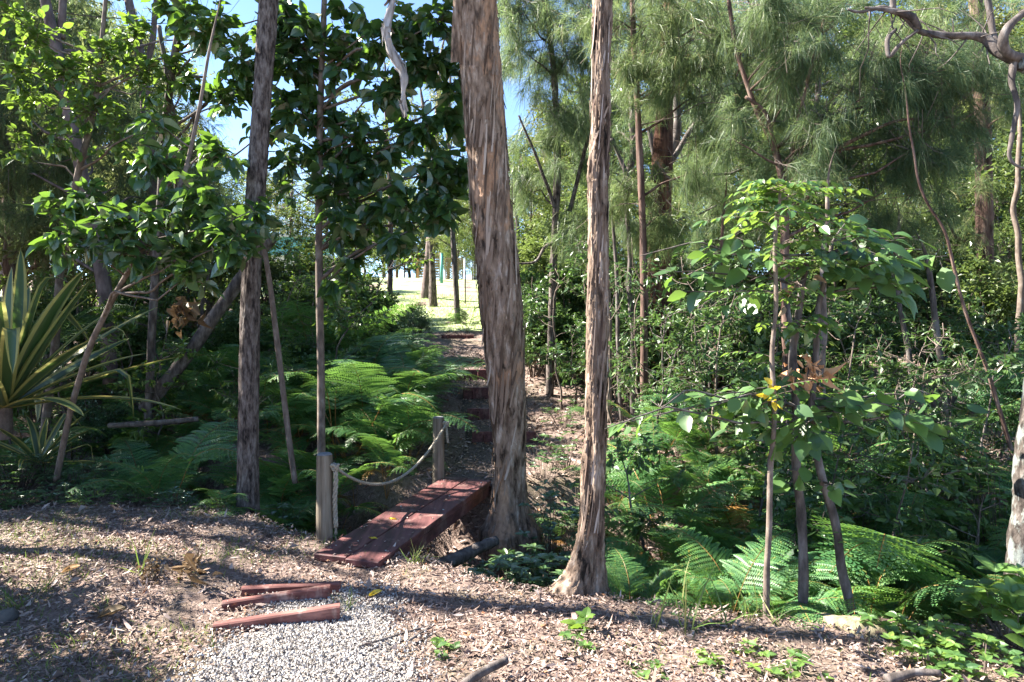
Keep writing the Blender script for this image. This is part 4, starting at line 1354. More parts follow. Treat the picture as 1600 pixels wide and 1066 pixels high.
# thin bare trunks of the far bank
for k, (rows, lab) in enumerate([
        ([(952, 660, 8.8, 6), (952, 520, 8.8, 6), (950, 400, 8.8, 5), (946, 300, 8.8, 4)], "pale pencil thin stem close behind the flared trunk"),
        ([(972, 680, 9.2, 7), (968, 560, 9.2, 7), (963, 440, 9.2, 6), (958, 330, 9.2, 5)], "thin grey stem leaning slightly behind the flared trunk"),
        ([(990, 700, 9.4, 9), (989, 560, 9.4, 9), (984, 440, 9.4, 8), (980, 300, 9.4, 6)], "thin brown stem next to the slim needle tree"),
        ([(1116, 640, 9.6, 7), (1118, 520, 9.6, 7), (1124, 440, 9.6, 6), (1130, 330, 9.6, 5)], "bent thin stem behind the compound leaved sapling"),
        ([(1285, 620, 6.4, 10), (1286, 520, 6.4, 10), (1288, 420, 6.4, 9), (1290, 320, 6.4, 7)], "sunlit pink stem behind the clump of dead leaves"),
        ([(1430, 640, 8.2, 8), (1420, 560, 8.2, 8), (1404, 470, 8.2, 7), (1400, 380, 8.2, 6)], "crooked grey stem in the shade behind the big oval leaves"),
        ([(1478, 720, 7.8, 11), (1474, 600, 7.8, 11), (1462, 500, 7.8, 10), (1450, 420, 7.8, 8)], "straight dark stem above the shaded ferns"),
        ([(1585, 720, 6.6, 7), (1548, 590, 6.6, 6), (1525, 530, 6.6, 5), (1505, 480, 6.6, 5), (1490, 420, 6.6, 5), (1478, 360, 6.6, 4), (1440, 300, 6.6, 4), (1420, 200, 6.6, 3), (1415, 120, 6.6, 2)], "sloping pinkish stem running down towards the lichen covered limb"),
        ([(1590, 560, 9, 9), (1592, 440, 9, 9), (1586, 320, 9, 8), (1592, 200, 9, 7)], "dark upright stem behind the contorted lichen tree"),
        ([(1244, 600, 6, 9), (1236, 520, 6, 8), (1228, 470, 6, 8), (1218, 400, 6, 6)], "ragged brown stem holding the clump of dead leaves"),
        ([(817, 560, 15, 7), (816, 480, 15, 7), (812, 400, 15, 7), (806, 330, 15, 5)], "dark leaning stem beside the thick trunk near the wire fence"),
        ([(1008, 560, 13, 8), (1012, 440, 13, 8), (1018, 330, 13, 7)], "dim stem among the shrubs behind the slim needle tree")]):
    ptree("bare_stem", lab, "sapling", rows, [M['stem'], M['greybark'], M['greybark'], M['redbark']][k % 4], [], None, 0, None, seg=8, kink=.05, group="thin bare stems across the gully")
ptree("red_stump", "stout red brown decayed trunk glowing in a patch of sun", "tree stump",
      [(1034, 600, 10.5, 46), (1034, 560, 10.5, 40), (1031, 500, 10.5, 38), (1030, 430, 10.5, 36), (1032, 330, 10.5, 34), (1036, 240, 10.5, 30), (1040, 120, 10.5, 24), (1046, -20, 10.5, 17), (1050, -160, 10.5, 8)], bark_mat("rotten_red_bark", [(.35, (.03, .014, .009)), (.52, (.10, .045, .026)), (.7, (.17, .09, .055))], 18, (1, 1, .2), .8), [], None, 0, None, seg=28, step=.03)

# ------------------------------------------------------------------ ferns
def frond_mesh(name, stipe, L, lean, droop, wid=.42, npin=17, dry=False, flat=0.0):
    """one bracken frond: stalk from the origin, blade arching outwards along +Y"""
    g = Geo()
    n = 40
    s = np.linspace(0, stipe + L, n)
    ang = np.where(s < stipe, lean + 0 * s, lean + (droop - lean) * ((s - stipe) / L).clip(0, 1) ** .8)
    # ang measured from vertical
    ds = s[1] - s[0]
    y = np.concatenate([[0], np.cumsum(np.sin(ang[:-1]) * ds)])
    z = np.concatenate([[0], np.cumsum(np.cos(ang[:-1]) * ds)])
    c = np.stack([0 * s, y, z], 1)
    tube(g, c[::2], np.linspace(.0045, .0012, len(c[::2])), 4, mi=1, cap=False)
    at = lambda q: np.array([0, np.interp(q, s, y), np.interp(q, s, z)])
    aa = lambda q: float(np.interp(q, s, ang))
    V, Q = [], []
    for i in range(npin):
        u = (i + .3) / npin
        q = stipe + L * u
        c0 = at(q)
        a = aa(q)
        tang = np.array([0, sin(a), cos(a)])
        nor = np.array([0, -cos(a), sin(a)])
        pl = pl0 = L * wid * (1 - u) ** .72 * min(1, .72 + u * 2.2)
        for sd in (-1, 1):
            pd = nrm(np.array([sd, 0, 0]) + tang * .42 + rng.normal(0, .11, 3))
            pl = pl0 * rng.uniform(.8, 1.08)
            m = max(5, int(18 * pl / (L * wid)))
            pw = pl * .15 + .006
            for j in range(m):
                v = (j + .4) / m
                b = c0 + pd * pl * v - nor * (-.0) + np.array([0, 0, -.20 * pl * v * v - flat])
                w_ = pw * (1 - v) ** .65 * min(1, .75 + v) + .003
                side = nrm(np.cross(pd, nor))
                for s2 in (-1, 1):
                    dd = nrm(side * s2 + pd * .38)
                    t2 = b + dd * w_ + nor * (-.12 * w_)
                    hw = pl / m * .56
                    mid = b + dd * w_ * .45
                    k = len(V)
                    V += [b - pd * hw * .8, mid + pd * hw * .9 - dd * w_ * .1, t2, mid - pd * hw * .75 + dd * w_ * .1]
                    Q.append([k, k + 1, k + 2, k + 3])
            # tip piece
            k = len(V)
            tip = c0 + pd * pl * 1.02 + np.array([0, 0, -.21 * pl - flat])
            b = c0 + pd * pl * .93 + np.array([0, 0, -.18 * pl - flat])
            sd_ = nrm(np.cross(pd, nor)) * .004
            V += [b - sd_, b + sd_, tip, tip - sd_ * .2]
            Q.append([k, k + 1, k + 2, k + 3])
    # one island per frond is what the colour varies by, so vary per pinnule
    g.add(np.array(V), np.array(Q), 0)
    return g.mesh(name, [M['fern_dry'] if dry else M['fern'], M['fern_dry']])


FR = [frond_mesh("frond", .45, .75, .40, 2.0, .42, 21), frond_mesh("frond", .42, .70, .45, 2.25, .42, 20), frond_mesh("frond", .34, .62, .55, 2.1, .40, 18), frond_mesh("frond", .5, .85, .35, 1.9, .44, 23), frond_mesh("frond", .30, .55, .6, 2.4, .4, 17), frond_mesh("frond", .38, .8, .5, 1.85, .36, 22), frond_mesh("frond", .5, .6, .4, 2.5, .46, 18), frond_mesh("frond", .34, .7, .7, 1.95, .38, 21)]
FRD = frond_mesh("dry_frond", .2, .5, .9, 2.7, .35, 13, True)


def fern(x, y, s, nf, label, group, az=None, rng_tilt=.15, dry=.0, z=None, variants=(0, 1, 2, 3, 4, 5, 6, 7)):
    t = thing("fern", label, "fern", (x, y, float(H(x, y)) - .02 if z is None else z), rng.uniform(0, 6.28), group)
    t.scale = (s, s, s)
    a0 = rng.uniform(0, 6.28)
    for q in range(nf):
        isdry = rng.random() < dry
        o = bpy.data.objects.new("dry_frond" if isdry else "frond", FRD if isdry else FR[int(rng.choice(variants))])
        COL.objects.link(o)
        o.parent = t
        k = rng.uniform(.55, 1.2)
        o.scale = (k, k, k)
        o.rotation_euler = (rng.normal(0, rng_tilt), rng.normal(0, rng_tilt), a0 + q * 2 * pi / nf + rng.normal(0, .3))
    return t


def fern_field(n, poly, smin, smax, label, group, mind=.35, nf=(4, 8), dry=.10):
    """scatter ferns in a polygon of ground points with a minimum spacing"""
    poly = np.array(poly, float)
    lo, hi = poly.min(0), poly.max(0)
    got, tries = [], 0
    while len(got) < n and tries < 6000:
        tries += 1
        p = rng.uniform(lo, hi)
        ins = False
        j = len(poly) - 1
        for i in range(len(poly)):
            if (poly[i, 1] > p[1]) != (poly[j, 1] > p[1]) and p[0] < (poly[j, 0] - poly[i, 0]) * (p[1] - poly[i, 1]) / (poly[j, 1] - poly[i, 1]) + poly[i, 0]:
                ins = not ins
            j = i
        if not ins or any((p[0] - q[0]) ** 2 + (p[1] - q[1]) ** 2 < mind ** 2 for q in got):
            continue
        got.append(p)
        fern(p[0], p[1], rng.uniform(smin, smax), int(rng.integers(*nf)), label, group, dry=dry)


fern_field(34, [(-2.7, 6.9), (-1.2, 7.2), (-1.0, 8.4), (-1.25, 9.8), (-1.6, 11.4), (-3.0, 11.4)], 1.0, 1.45, "tall bracken fern leaning over the earth path above the rope", "tall bracken leaning over the path", .36, (5, 8), .08)
# bracken bank on the far side of the flared trunk
fern_field(88, [(.75, 4.75), (2.2, 4.35), (4.2, 4.2), (5.4, 6.4), (4.4, 8.2), (1.6, 7.9), (.9, 6.6)], .62, 1.0, "green bracken fern in the dense bank under the round leaved young trees", "bracken in the bank beyond the flared trunk", .3)
fern_field(34, [(1.0, 5.1), (2.2, 4.9), (4.4, 4.8), (5.4, 6.6), (4.4, 8.0), (1.6, 7.6), (1.0, 6.4)], 1.1, 1.5, "tall arching bracken fern rising behind the young tree stems", "tall bracken behind the young trees", .42, (4, 7), .08)
fern_field(75, [(-3.6, 6.6), (-2.0, 6.2), (-1.3, 6.7), (-1.2, 8.0), (-1.3, 9.6), (-1.8, 11.4), (-2.6, 12.2), (-4.6, 11), (-5.2, 9)], .85, 1.3, "green bracken fern in the thicket behind the rope", "bracken in the thicket beside the path", .3, dry=.08)
fern_field(46, [(-8, 10.2), (-5.6, 7.6), (-3.6, 6.9), (-4.6, 10.8), (-6, 12.5)], .75, 1.15, "shaded bracken fern in the bank behind the striped plant", "bracken behind the striped plant", .4)
fern_field(16, [(2.5, 8.5), (6.5, 7.5), (8, 10), (4, 11)], .7, 1.0, "dim bracken fern deep in the shade under the needle trees", "bracken deep under the needle trees", .5)
fern(*P(1130, 905, 4.35)[:2], .85, 7, "pale sunlit fern arching over beside the thin compound leaved sapling", None, dry=.1)
fern(*P(1220, 900, 4.45)[:2], .85, 6, "bright green sunlit fern just behind the compound leaved sapling stem", None)
fern(*P(985, 915, 4.5)[:2], .62, 6, "small bright fern against the flared root", None)
fern(*P(345, 790, 6.0)[:2], .48, 7, "small pale fern at the foot of the dark trunk", None, variants=(2, 4))
fern(*P(1385, 905, 4.5)[:2], .9, 6, "fern with yellowing fronds under the shaded bracken", None, dry=.25)
fern(*P(775, 850, 5.9)[:2], .65, 5, "dark fern hanging at the base of the thickest trunk", None, dry=.2)
fern(*P(600, 790, 6.2)[:2], .75, 6, "fern with brown dead fronds beside the middle of the footbridge", None, dry=.3)
fern(*P(1165, 960, 4.1)[:2], .42, 6, "low fern with one white sunlit tip near the sapling foot", None, dry=.1)
fern(*P(730, 500, 15.2)[:2], 1.0, 8, "golden green fern beside the top riser of the path", None)

# ------------------------------------------------------------------ variegated sword leaved plant
def sword(L, wd, bend, lean, kink=None, n=16):
    """one leaf in the local YZ plane, arching; returns Geo"""
    g = Geo()
    s = np.linspace(0, L, n)
    ang = lean + bend * (s / L) ** 1.6
    if kink is not None:
        ang = ang + np.where(s > kink * L, 1.7 * np.clip((s - kink * L) / (.12 * L), 0, 1), 0)
    ds = s[1] - s[0]
    y = np.concatenate([[0], np.cumsum(np.sin(ang[:-1]) * ds)])
    z = np.concatenate([[0], np.cumsum(np.cos(ang[:-1]) * ds)])
    u = s / L
    hw = wd * .5 * (np.clip(.55 + 1.2 * u, 0, 1) * (1 - u ** 3.2) ** .7 + .0)
    rows = []
    nor = np.stack([0 * s, -np.cos(ang), np.sin(ang)], 1)
    c = np.stack([0 * s, y, z], 1)
    for f, dep in ((-1, .25), (-.60, .10), (0, -.05), (.60, .10), (1, .25)):
        rows.append(c + np.array([1, 0, 0]) * (f * hw)[:, None] + nor * (dep * hw)[:, None])
    V = np.stack(rows, 1)
    q = grid_faces(n, 5).reshape(n - 1, 4, 4)
    g.add(V.reshape(-1, 3), [])
    g.f.append((q[:, 1:3].reshape(-1, 4), 0))
    g.f.append((q[:, [0, 3]].reshape(-1, 4), 1))
    return g


SW = [sword(1.5, .135, .12, .0), sword(1.45, .14, .35, .0), sword(1.4, .135, .2, .0, .6), sword(1.25, .125, .1, .0, .78), sword(1.5, .125, .25, .0), sword(1.3, .13, .6, .0)]
SWM = [s.mesh("sword_leaf", [M['agave'], M['agave_edge']], True) for s in SW]


def sword_plant(loc, s, n, label, seed, lean=(.12, 1.5)):
    t = thing("sword_plant", label, "agave plant", loc)
    t.scale = (s, s, s)
    r = np.random.default_rng(seed)
    for q in range(n):
        o = bpy.data.objects.new("sword_leaf", SWM[int(r.integers(0, 6))])
        COL.objects.link(o)
        o.parent = t
        u = (q + .5) / n
        o.rotation_euler = (-(lean[0] + (lean[1] - lean[0]) * u ** .9), r.normal(0, .12), q * 2.399 + r.normal(0, .15))
        k = r.uniform(.8, 1.1)
        o.scale = (k, k, k)
    g = Geo()
    tube(g, [(0, 0, -.25), (0, 0, .08)], [.06, .05], 14)
    g.build("base", M['twigwood'], t)
    return t


sword_plant(P(8, 632, 6.9) + [0, 0, -.05], 1.2, 46, "huge rosette of cream edged sword leaves at the gully head", 4, (.04, 1.45))
# its bank: a shorter dark companion rosette below
sword_plant(P(60, 725, 7.3), .6, 20, "small drooping sword leaved plant below the huge rosette", 9, (.5, 1.7))

# feather palm fronds behind it
t = thing("palm", "feathery dark palm behind the cream edged sword leaves", "palm", P(70, 560, 9))
for q in range(9):
    g = Geo()
    n = 44
    u = np.linspace(0, 1, n)
    a = .5 + 1.3 * u
    y = np.cumsum(np.sin(a)) * 1.7 / n
    z = np.cumsum(np.cos(a)) * 1.7 / n
    c = np.stack([0 * u, y, z], 1)
    tube(g, c, np.linspace(.012, .003, n), 5, cap=False)
    for sd in (-1, 1):
        T_ = nrm(np.gradient(c, axis=0))
        d = nrm(np.array([sd, 0, -.15]) + T_ * .6)
        leaves(g, c[6:], d[6:], np.tile([0, -.6, .8], (n - 6, 1)), .36 * np.sin(pi * (.12 + .85 * u[6:])), leaf_long(.03, .3))
    o = g.build("frond", M['shrub'], t)
    o.rotation_euler = (rng.normal(0, .1), rng.normal(0, .1), q * .7 + .2)
g = Geo()
tube(g, [(0, 0, -.9), (0, 0, .05)], [.08, .06], 10)
g.build("stem", M['darkbark'], t)

# ------------------------------------------------------------------ shrubs
def shrub_proto(name, h, wd, n, leafm, size, tmpl, hang=.2, nblob=9, per=9):
    t = thing(name, None, None)
    g, gl, gb = Geo(), Geo(), Geo()
    n = int(n * 1.9)
    bl = []
    for q in range(nblob):
        a = rng.uniform(0, 6.28)
        rr = wd * .5 * rng.uniform(.1, .8)
        zz = h * rng.uniform(.25, .85)
        bl.append((np.array([cos(a) * rr, sin(a) * rr, zz]), wd * rng.uniform(.2, .32) * np.array([1, 1, .8]), n // nblob))
    for c, r, k in bl:
        limb(g, (rng.normal(0, .04), rng.normal(0, .04), -.1), c, .014 * h, .004, sag=.05, kink=.1, seg=5)
    crown_leaves(gl, gb, None, bl, size, tmpl, per, .16, hang)
    g.build("stems", M['twigwood'], t)
    gl.build("foliage", leafm, t)
    return t


protos = [shrub_proto("shrub", 1.5, 1.6, 2600, M['shrub'], .075, SMALL), shrub_proto("shrub", 1.9, 1.7, 2800, M['shrub'], .085, SMALL, .35, 11), shrub_proto("shrub", 1.2, 1.5, 2400, M['glossy'], .065, OVAL, .1), shrub_proto("shrub", 2.6, 1.9, 3600, M['far'], .085, SMALL, .3, 14), shrub_proto("shrub", 1.6, 1.6, 2600, M['lime'], .09, LONG, .4)]
used = [False] * 5


def shrub(px, py, d, s, v, label, group, sz=1.0):
    p = P(px, py, d)
    o = protos[v] if not used[v] else copy_tree(protos[v])
    used[v] = True
    o.name = "shrub"
    o.location = (p[0], p[1], float(H(p[0], p[1])) - .05)
    o.rotation_euler = (0, 0, rng.uniform(0, 6.28))
    o.scale = (s, s, s * sz)
    return tag(o, label, "shrub", group)


GA = ("dark leafy shrub in the thicket to one side of the earth path", "shrubs flanking the sunlit lawn edge")
for (px, d, s, v, sz) in ((540, 12.5, 1.0, 1, 1.1), (575, 14.5, 1.0, 0, 1.2), (510, 14, 1.1, 3, .9), (460, 13, 1.0, 0, 1.1), (470, 15.5, 1.1, 1, 1), (635, 16.2, .55, 0, 1.0), (600, 12.8, .8, 1, 1), (430, 11.5, .9, 4, 1.0), (545, 11.2, .8, 2, 1.0), (655, 14.6, .55, 2, 1), (480, 10.3, .8, 2, 1), (560, 9.8, .7, 4, 1), (520, 9.4, .7, 2, 1.1), (622, 11.0, .6, 4, 1), (590, 10.3, .7, 1, .9), (450, 9.2, .7, 4, 1), (430, 10, .8, 0, 1)):
    shrub(px, 500, d, s, v, GA[0], GA[1], sz)
for (px, d, s, v, sz) in ((845, 13.2, 1.0, 0, 1.1), (880, 12.6, 1.1, 1, 1.0), (850, 15, 1.1, 1, 1.0), (905, 14.5, 1.1, 0, 1.2), (820, 14.2, .8, 2, 1), (960, 13.5, 1.1, 1, 1.2), (985, 11.8, .9, 0, 1.1), (1050, 13, 1.2, 3, 1), (1100, 11.5, 1.0, 1, 1.1), (945, 11.4, .7, 2, 1), (1010, 15.5, 1.2, 3, 1), (832, 11.6, .8, 0, 1), (868, 11.2, .85, 1, 1), (900, 11.5, .85, 0, 1.1), (930, 10.8, .8, 1, 1), (968, 10.4, .8, 0, 1.1), (1000, 10.6, .8, 1, 1.2), (1060, 10.6, .8, 0, 1.2), (1105, 10, .8, 3, .8), (1150, 9.7, .75, 1, 1.2), (880, 13.6, 1.3, 3, .9), (920, 16.5, 1.5, 3, 1), (840, 17.5, 1.2, 3, .9)):
    shrub(px, 500, d, s, v, "dark green shrub in the hedge like mass behind the two brown trunks", "shrubs behind the two brown trunks", sz)
for (px, d, s, v, sz) in ((1180, 12, 1.1, 0, 1.2), (1250, 10.5, 1.0, 1, 1.2), (1320, 11.5, 1.1, 3, 1.0), (1400, 10.5, 1.0, 0, 1.3), (1470, 11.5, 1.1, 1, 1.2), (1550, 10.2, 1.0, 3, 1), (1600, 9.5, 1.0, 0, 1.2), (1640, 8.2, .9, 1, 1.2), (1360, 14, 1.3, 3, 1), (1270, 14.5, 1.3, 3, 1.1), (1480, 15, 1.4, 3, 1.1), (1580, 14, 1.4, 1, 1.3), (1150, 15, 1.3, 1, 1.2), (1200, 9.0, .6, 4, 1.1), (1345, 8.6, .7, 4, 1.0)):
    shrub(px, 500, d, s, v, "shaded shrub under the hanging needle sprays beyond the fern bank", "shrubs under the needle trees", sz)
for (px, d, s, v, sz) in ((40, 10.5, 1.0, 1, 1.2), (130, 11.5, 1.1, 0, 1.2), (220, 11, 1.0, 1, 1.1), (300, 12, 1.2, 3, 1), (370, 11, 1.0, 0, 1.1), (-40, 9.5, 1.0, 3, 1), (90, 13.5, 1.4, 3, 1.1), (200, 14.5, 1.4, 3, 1.2), (330, 15, 1.4, 1, 1.3), (410, 14, 1.1, 3, .9), (280, 9.4, .75, 4, 1), (170, 9.2, .7, 2, 1), (350, 9.6, .7, 2, 1)):
    shrub(px, 500, d, s, v, "dark shrub in the shady thicket behind the striped sword plant", "shrubs behind the striped sword plant", sz)

# twiggy understory saplings
for (lab, grp, spots, lm, sz_) in (
        ("thin leafy sapling in the tangle across the gully under the needle trees", "leafy saplings under the needle trees",
         [(rng.uniform(860, 1600), rng.uniform(7.6, 12.5)) for q in range(40)] + [(rng.uniform(975, 1600), rng.uniform(5.4, 7.6)) for q in range(18)], M['shrub'], .085),
        ("thin leafy sapling in the shady thicket beside the leaning grey log", "leafy saplings by the leaning grey log",
         [(rng.uniform(40, 700), rng.uniform(8.0, 12.5)) for q in range(26)], M['lime'], .085)):
    for q, (px, d) in enumerate(spots):
        p = P(px, 500, d)
        if abs(p[0] - np.interp(d, [7, 8.6, 12, 14.5], [-.45, -.1, -.75, -1.15])) < .7:
            continue
        t = thing("sapling", lab, "sapling", (p[0], p[1], float(H(p[0], p[1])) - .05), 0, grp)
        h = rng.uniform(1.1, 2.6)
        ln = rng.normal(0, .15, 2)
        g, gl = Geo(), Geo()
        pp = tube(g, [(0, 0, 0), (ln[0] * h * .4, ln[1] * h * .4, h * .5), (ln[0] * h, ln[1] * h, h)], [.016, .011, .004], 6, .12, kink=.15)
        bl = []
        for k in range(9):
            i = int(rng.uniform(.35, 1) * (len(pp) - 1))
            a = rng.uniform(0, 6.28)
            c = pp[i] + np.array([cos(a), sin(a), .4]) * rng.uniform(.2, .5)
            limb(g, pp[i], c, .006, .002, kink=.1, seg=4)
            bl.append((c, (.27, .27, .2), 64))
        crown_leaves(gl, gl, None, bl, sz_, [SMALL, LONG, OVAL][q % 3], 7, .12, .35, tmi=1)
        g.build("stem", [M['stem'], M['greybark']][q % 2], t, True)
        gl.build("foliage", [lm, M['twigwood']], t)

# star leaved bushes in the gully mouth
def star_bush(name, h, wd, n, leafm, size, label, loc, nl=8, tmpl=None, up=.9):
    t = thing(name, label, "shrub", loc)
    g, gl = Geo(), Geo()
    for q in range(n):
        a = rng.uniform(0, 6.28)
        rr = wd * .5 * rng.uniform(0, 1) ** .6
        tip = np.array([cos(a) * rr, sin(a) * rr, h * (1 - .45 * (rr / (wd * .5)) ** 2) * rng.uniform(.35, 1.05)])
        prisms(g, [tip * np.array([.3, .3, 0])], [tip], .004, .002)
        th = np.arange(nl) * 2 * pi / nl + rng.uniform(0, 6)
        el = rng.uniform(-.1, .5)
        d = np.stack([np.cos(th), np.sin(th), np.full(nl, el)], 1)
        axis_ = nrm(rng.normal(size=3) * .35 + [0, -.1, 1])
        d = d + axis_ * .1 + rng.normal(0, .12, d.shape)
        leaves(gl, np.tile(tip, (nl, 1)), d, np.tile(axis_, (nl, 1)), size * rng.uniform(.7, 1.2, nl), tmpl or leaf_broad(.2, .07, .2))
    g.build("stems", M['twigwood'], t)
    gl.build("foliage", leafm, t)
    return t


def gnd(px, py, d, dz=-.02):
    p = P(px, py, d)
    return on(p[0], p[1], dz)


star_bush("shrub", .75, 1.15, 150, M['glossy'], .085, "dark star leaved bush between the thickest trunk and flared root", gnd(840, 870, 5.2))
star_bush("shrub", .6, .8, 80, M['glossy'], .075, "low star leaved bush at the mouth of the gully", gnd(790, 890, 5.0))
star_bush("shrub", 1.0, .7, 60, M['glossy'], .07, "taller glossy bush behind the star leaved bush with sunlit tips", gnd(860, 780, 6.2), 7)
star_bush("shrub", .65, .5, 40, M['glossy'], .06, "spindly bush brushing the side of the footbridge", gnd(735, 800, 5.9), 6)
star_bush("shrub", .7, .7, 60, M['glossy'], .06, "small leafy bush beside the leaning sapling and near post", gnd(440, 775, 6.4), 6)
for (px, py, d, h_, w_) in ((850, 745, 7.2, .5, .6), (885, 720, 7.6, .55, .6), (905, 770, 6.8, .5, .5), (955, 740, 7.4, .6, .7), (1000, 735, 7.8, .6, .7), (1060, 730, 8.0, .6, .7), (880, 650, 9.2, .4, .6), (915, 625, 9.8, .5, .6)):
    star_bush("weed", h_, w_, 34, M['shrub'], .055, "small dark bush on the litter slope beyond the two brown trunks", gnd(px, py, d), 6)['group'] = "small bushes on the litter slope"
for (px, py, d) in ((842, 800, 6.4), (900, 790, 6.6), (960, 770, 7.0), (1020, 760, 7.3), (1085, 750, 7.6), (930, 680, 8.6), (1150, 720, 8.2)):
    fern(*P(px, py, d)[:2], rng.uniform(.6, .85), 6, "dark fern at the foot of the litter slope beyond the flared trunk", "ferns at the foot of the litter slope", dry=.1)
star_bush("shrub", .5, .7, 60, M['shrub'], .06, "dark low bush under the rope span", gnd(560, 800, 6.1), 6)
star_bush("shrub", .9, .8, 70, M['compound'], .06, "fresh green bush in front of the clump of dead leaves", gnd(1330, 700, 6.2), 7)
star_bush("shrub", 1.2, .8, 80, M['compound'], .07, "leafy bush below the sloping pinkish stem", gnd(1560, 700, 6.0), 7)
for k, (px, py, d, s, nb) in enumerate(((0, 740, 7.0, .5, 50), (60, 745, 7.0, .5, 50), (140, 740, 7.0, .45, 44), (200, 742, 7.0, .4, 40), (270, 745, 6.9, .4, 44), (340, 755, 6.7, .35, 40), (20, 790, 6.2, .3, 34), (85, 788, 6.3, .3, 34), (150, 785, 6.3, .28, 30), (215, 788, 6.3, .28, 30), (275, 790, 6.2, .28, 30), (335, 795, 6.1, .25, 30), (30, 770, 6.7, .55, 60), (110, 765, 6.7, .4, 45), (180, 760, 6.8, .35, 40), (240, 765, 6.7, .35, 40), (310, 770, 6.5, .35, 45), (365, 800, 6.0, .25, 30), (430, 800, 5.9, .3, 36), (-30, 800, 6.2, .4, 40))):
    star_bush("weed", s * .7, s * 1.6, nb * 2, [M['shrub'], M['glossy'], M['compound']][k % 3], .042, "low dull green weed along the far edge of the leafy bank", gnd(px, py, d), 6)['group'] = "weeds edging the leafy bank"
for k, (px, py, d, s, nb) in enumerate(((1425, 1020, 3.55, .26, 18), (1490, 1010, 3.55, .30, 22), (1450, 1055, 3.35, .24, 16), (1535, 1050, 3.35, .28, 20), (1395, 1000, 3.7, .22, 12))):
    star_bush("weed", s * .6, s * 1.3, nb, M['compound'], .055, "bright green ground plant beside the mossy log", gnd(px, py, d), 6, leaf_broad(.25, .06, .2))['group'] = "ground plants beside the mossy log"
star_bush("weed", .42, .45, 40, M['compound'], .10, "broad leafed green plant under the lichen spotted trunk", gnd(1590, 1000, 3.6), 6, leaf_broad(.32, .07, .25))
star_bush("weed", .10, .12, 3, M['lime'], .075, "tiny pale seedling at the foot of the flared root", gnd(912, 985, 3.75), 5, ROUND)
for k, (px, py, d) in enumerate(((1180, 1010, 3.5), (1225, 1020, 3.45), (1190, 1045, 3.3), (1110, 1030, 3.4), (1250, 1050, 3.3), (900, 1000, 3.6), (690, 1010, 3.55), (1010, 1050, 3.3))):
    star_bush("weed", .08, .22, 6, M['compound'], .05, "tiny green seedling sprouting through the leaf litter in the clearing", gnd(px, py, d), 4, ROUND)['group'] = "seedlings in the leaf litter"


# grass tufts with long blades
def tuft(px, py, d, n, h, label, group=None):
    p = gnd(px, py, d, -.01)
    t = Geo()
    k = n
    dr = nrm(rng.normal(size=(k, 3)) * np.array([.45, .45, .1]) + [0, 0, 1])
    leaves(t, rng.normal(0, .02, (k, 3)) * [1, 1, 0], dr, rdir(k), h * rng.uniform(.5, 1.2, k), leaf_long(.018, .6))
    o = t.build("grass_tuft", M['grass'])
    o.location = p
    return tag(o, label, "grass tuft", group)


tuft(97, 790, 6.3, 10, .22, "bright green grass tuft on the bank below the striped plant")
tuft(218, 920, 4.3, 7, .26, "upright green grass blades beside the dried brown clump")
tuft(540, 945, 4.0, 26, .13, "small grass tuft at the end of the gravel edging sleepers")
for (px, py, d, n, h) in ((1075, 990, 3.75, 9, .30), (1130, 985, 3.8, 8, .26), (1170, 975, 3.9, 10, .26), (1060, 960, 4.05, 9, .28), (1215, 985, 3.85, 8, .24), (1015, 985, 3.8, 5, .28)):
    tuft(px, py, d, n, h, "thin arching grass along the edge of the fern bank", "arching grass along the fern bank")
for (px, py, d, n, h) in ((680, 880, 4.9, 40, .2), (720, 900, 4.8, 40, .22), (650, 890, 4.75, 30, .14)):
    tuft(px, py, d, n, h, "short dense grass at the gully lip beside the footbridge end", "grass at the gully lip")
for (px, py, d, n, h) in ((20, 960, 3.9, 16, .22), (60, 930, 4.1, 14, .15), (160, 960, 3.9, 18, .1), (330, 1000, 3.5, 14, .1)):
    tuft(px, py, d, n, h, "wispy grass on the sunlit leaf litter bank", "wispy grass on the litter bank")


# dead leaf clusters, logs, sticks, stone
def clump(name, c, n, r, size, m, label, cat, tm=LIT, stem=True):
    t = thing(name, label, cat, c)
    g = Geo()
    pos = rng.normal(0, r, (n, 3))
    leaves(g, pos, rdir(n) + [0, 0, -.5], rdir(n), size * rng.uniform(.6, 1.3, n), tm, curl=rng.uniform(-3, 3, n))
    g.build("leaves", m, t)
    if stem:
        g = Geo()
        k = 10
        prisms(g, np.zeros((k, 3)) + [0, 0, r], rng.normal(0, r, (k, 3)), .004, .002)
        g.build("stem", M['twigwood'], t)
    return t


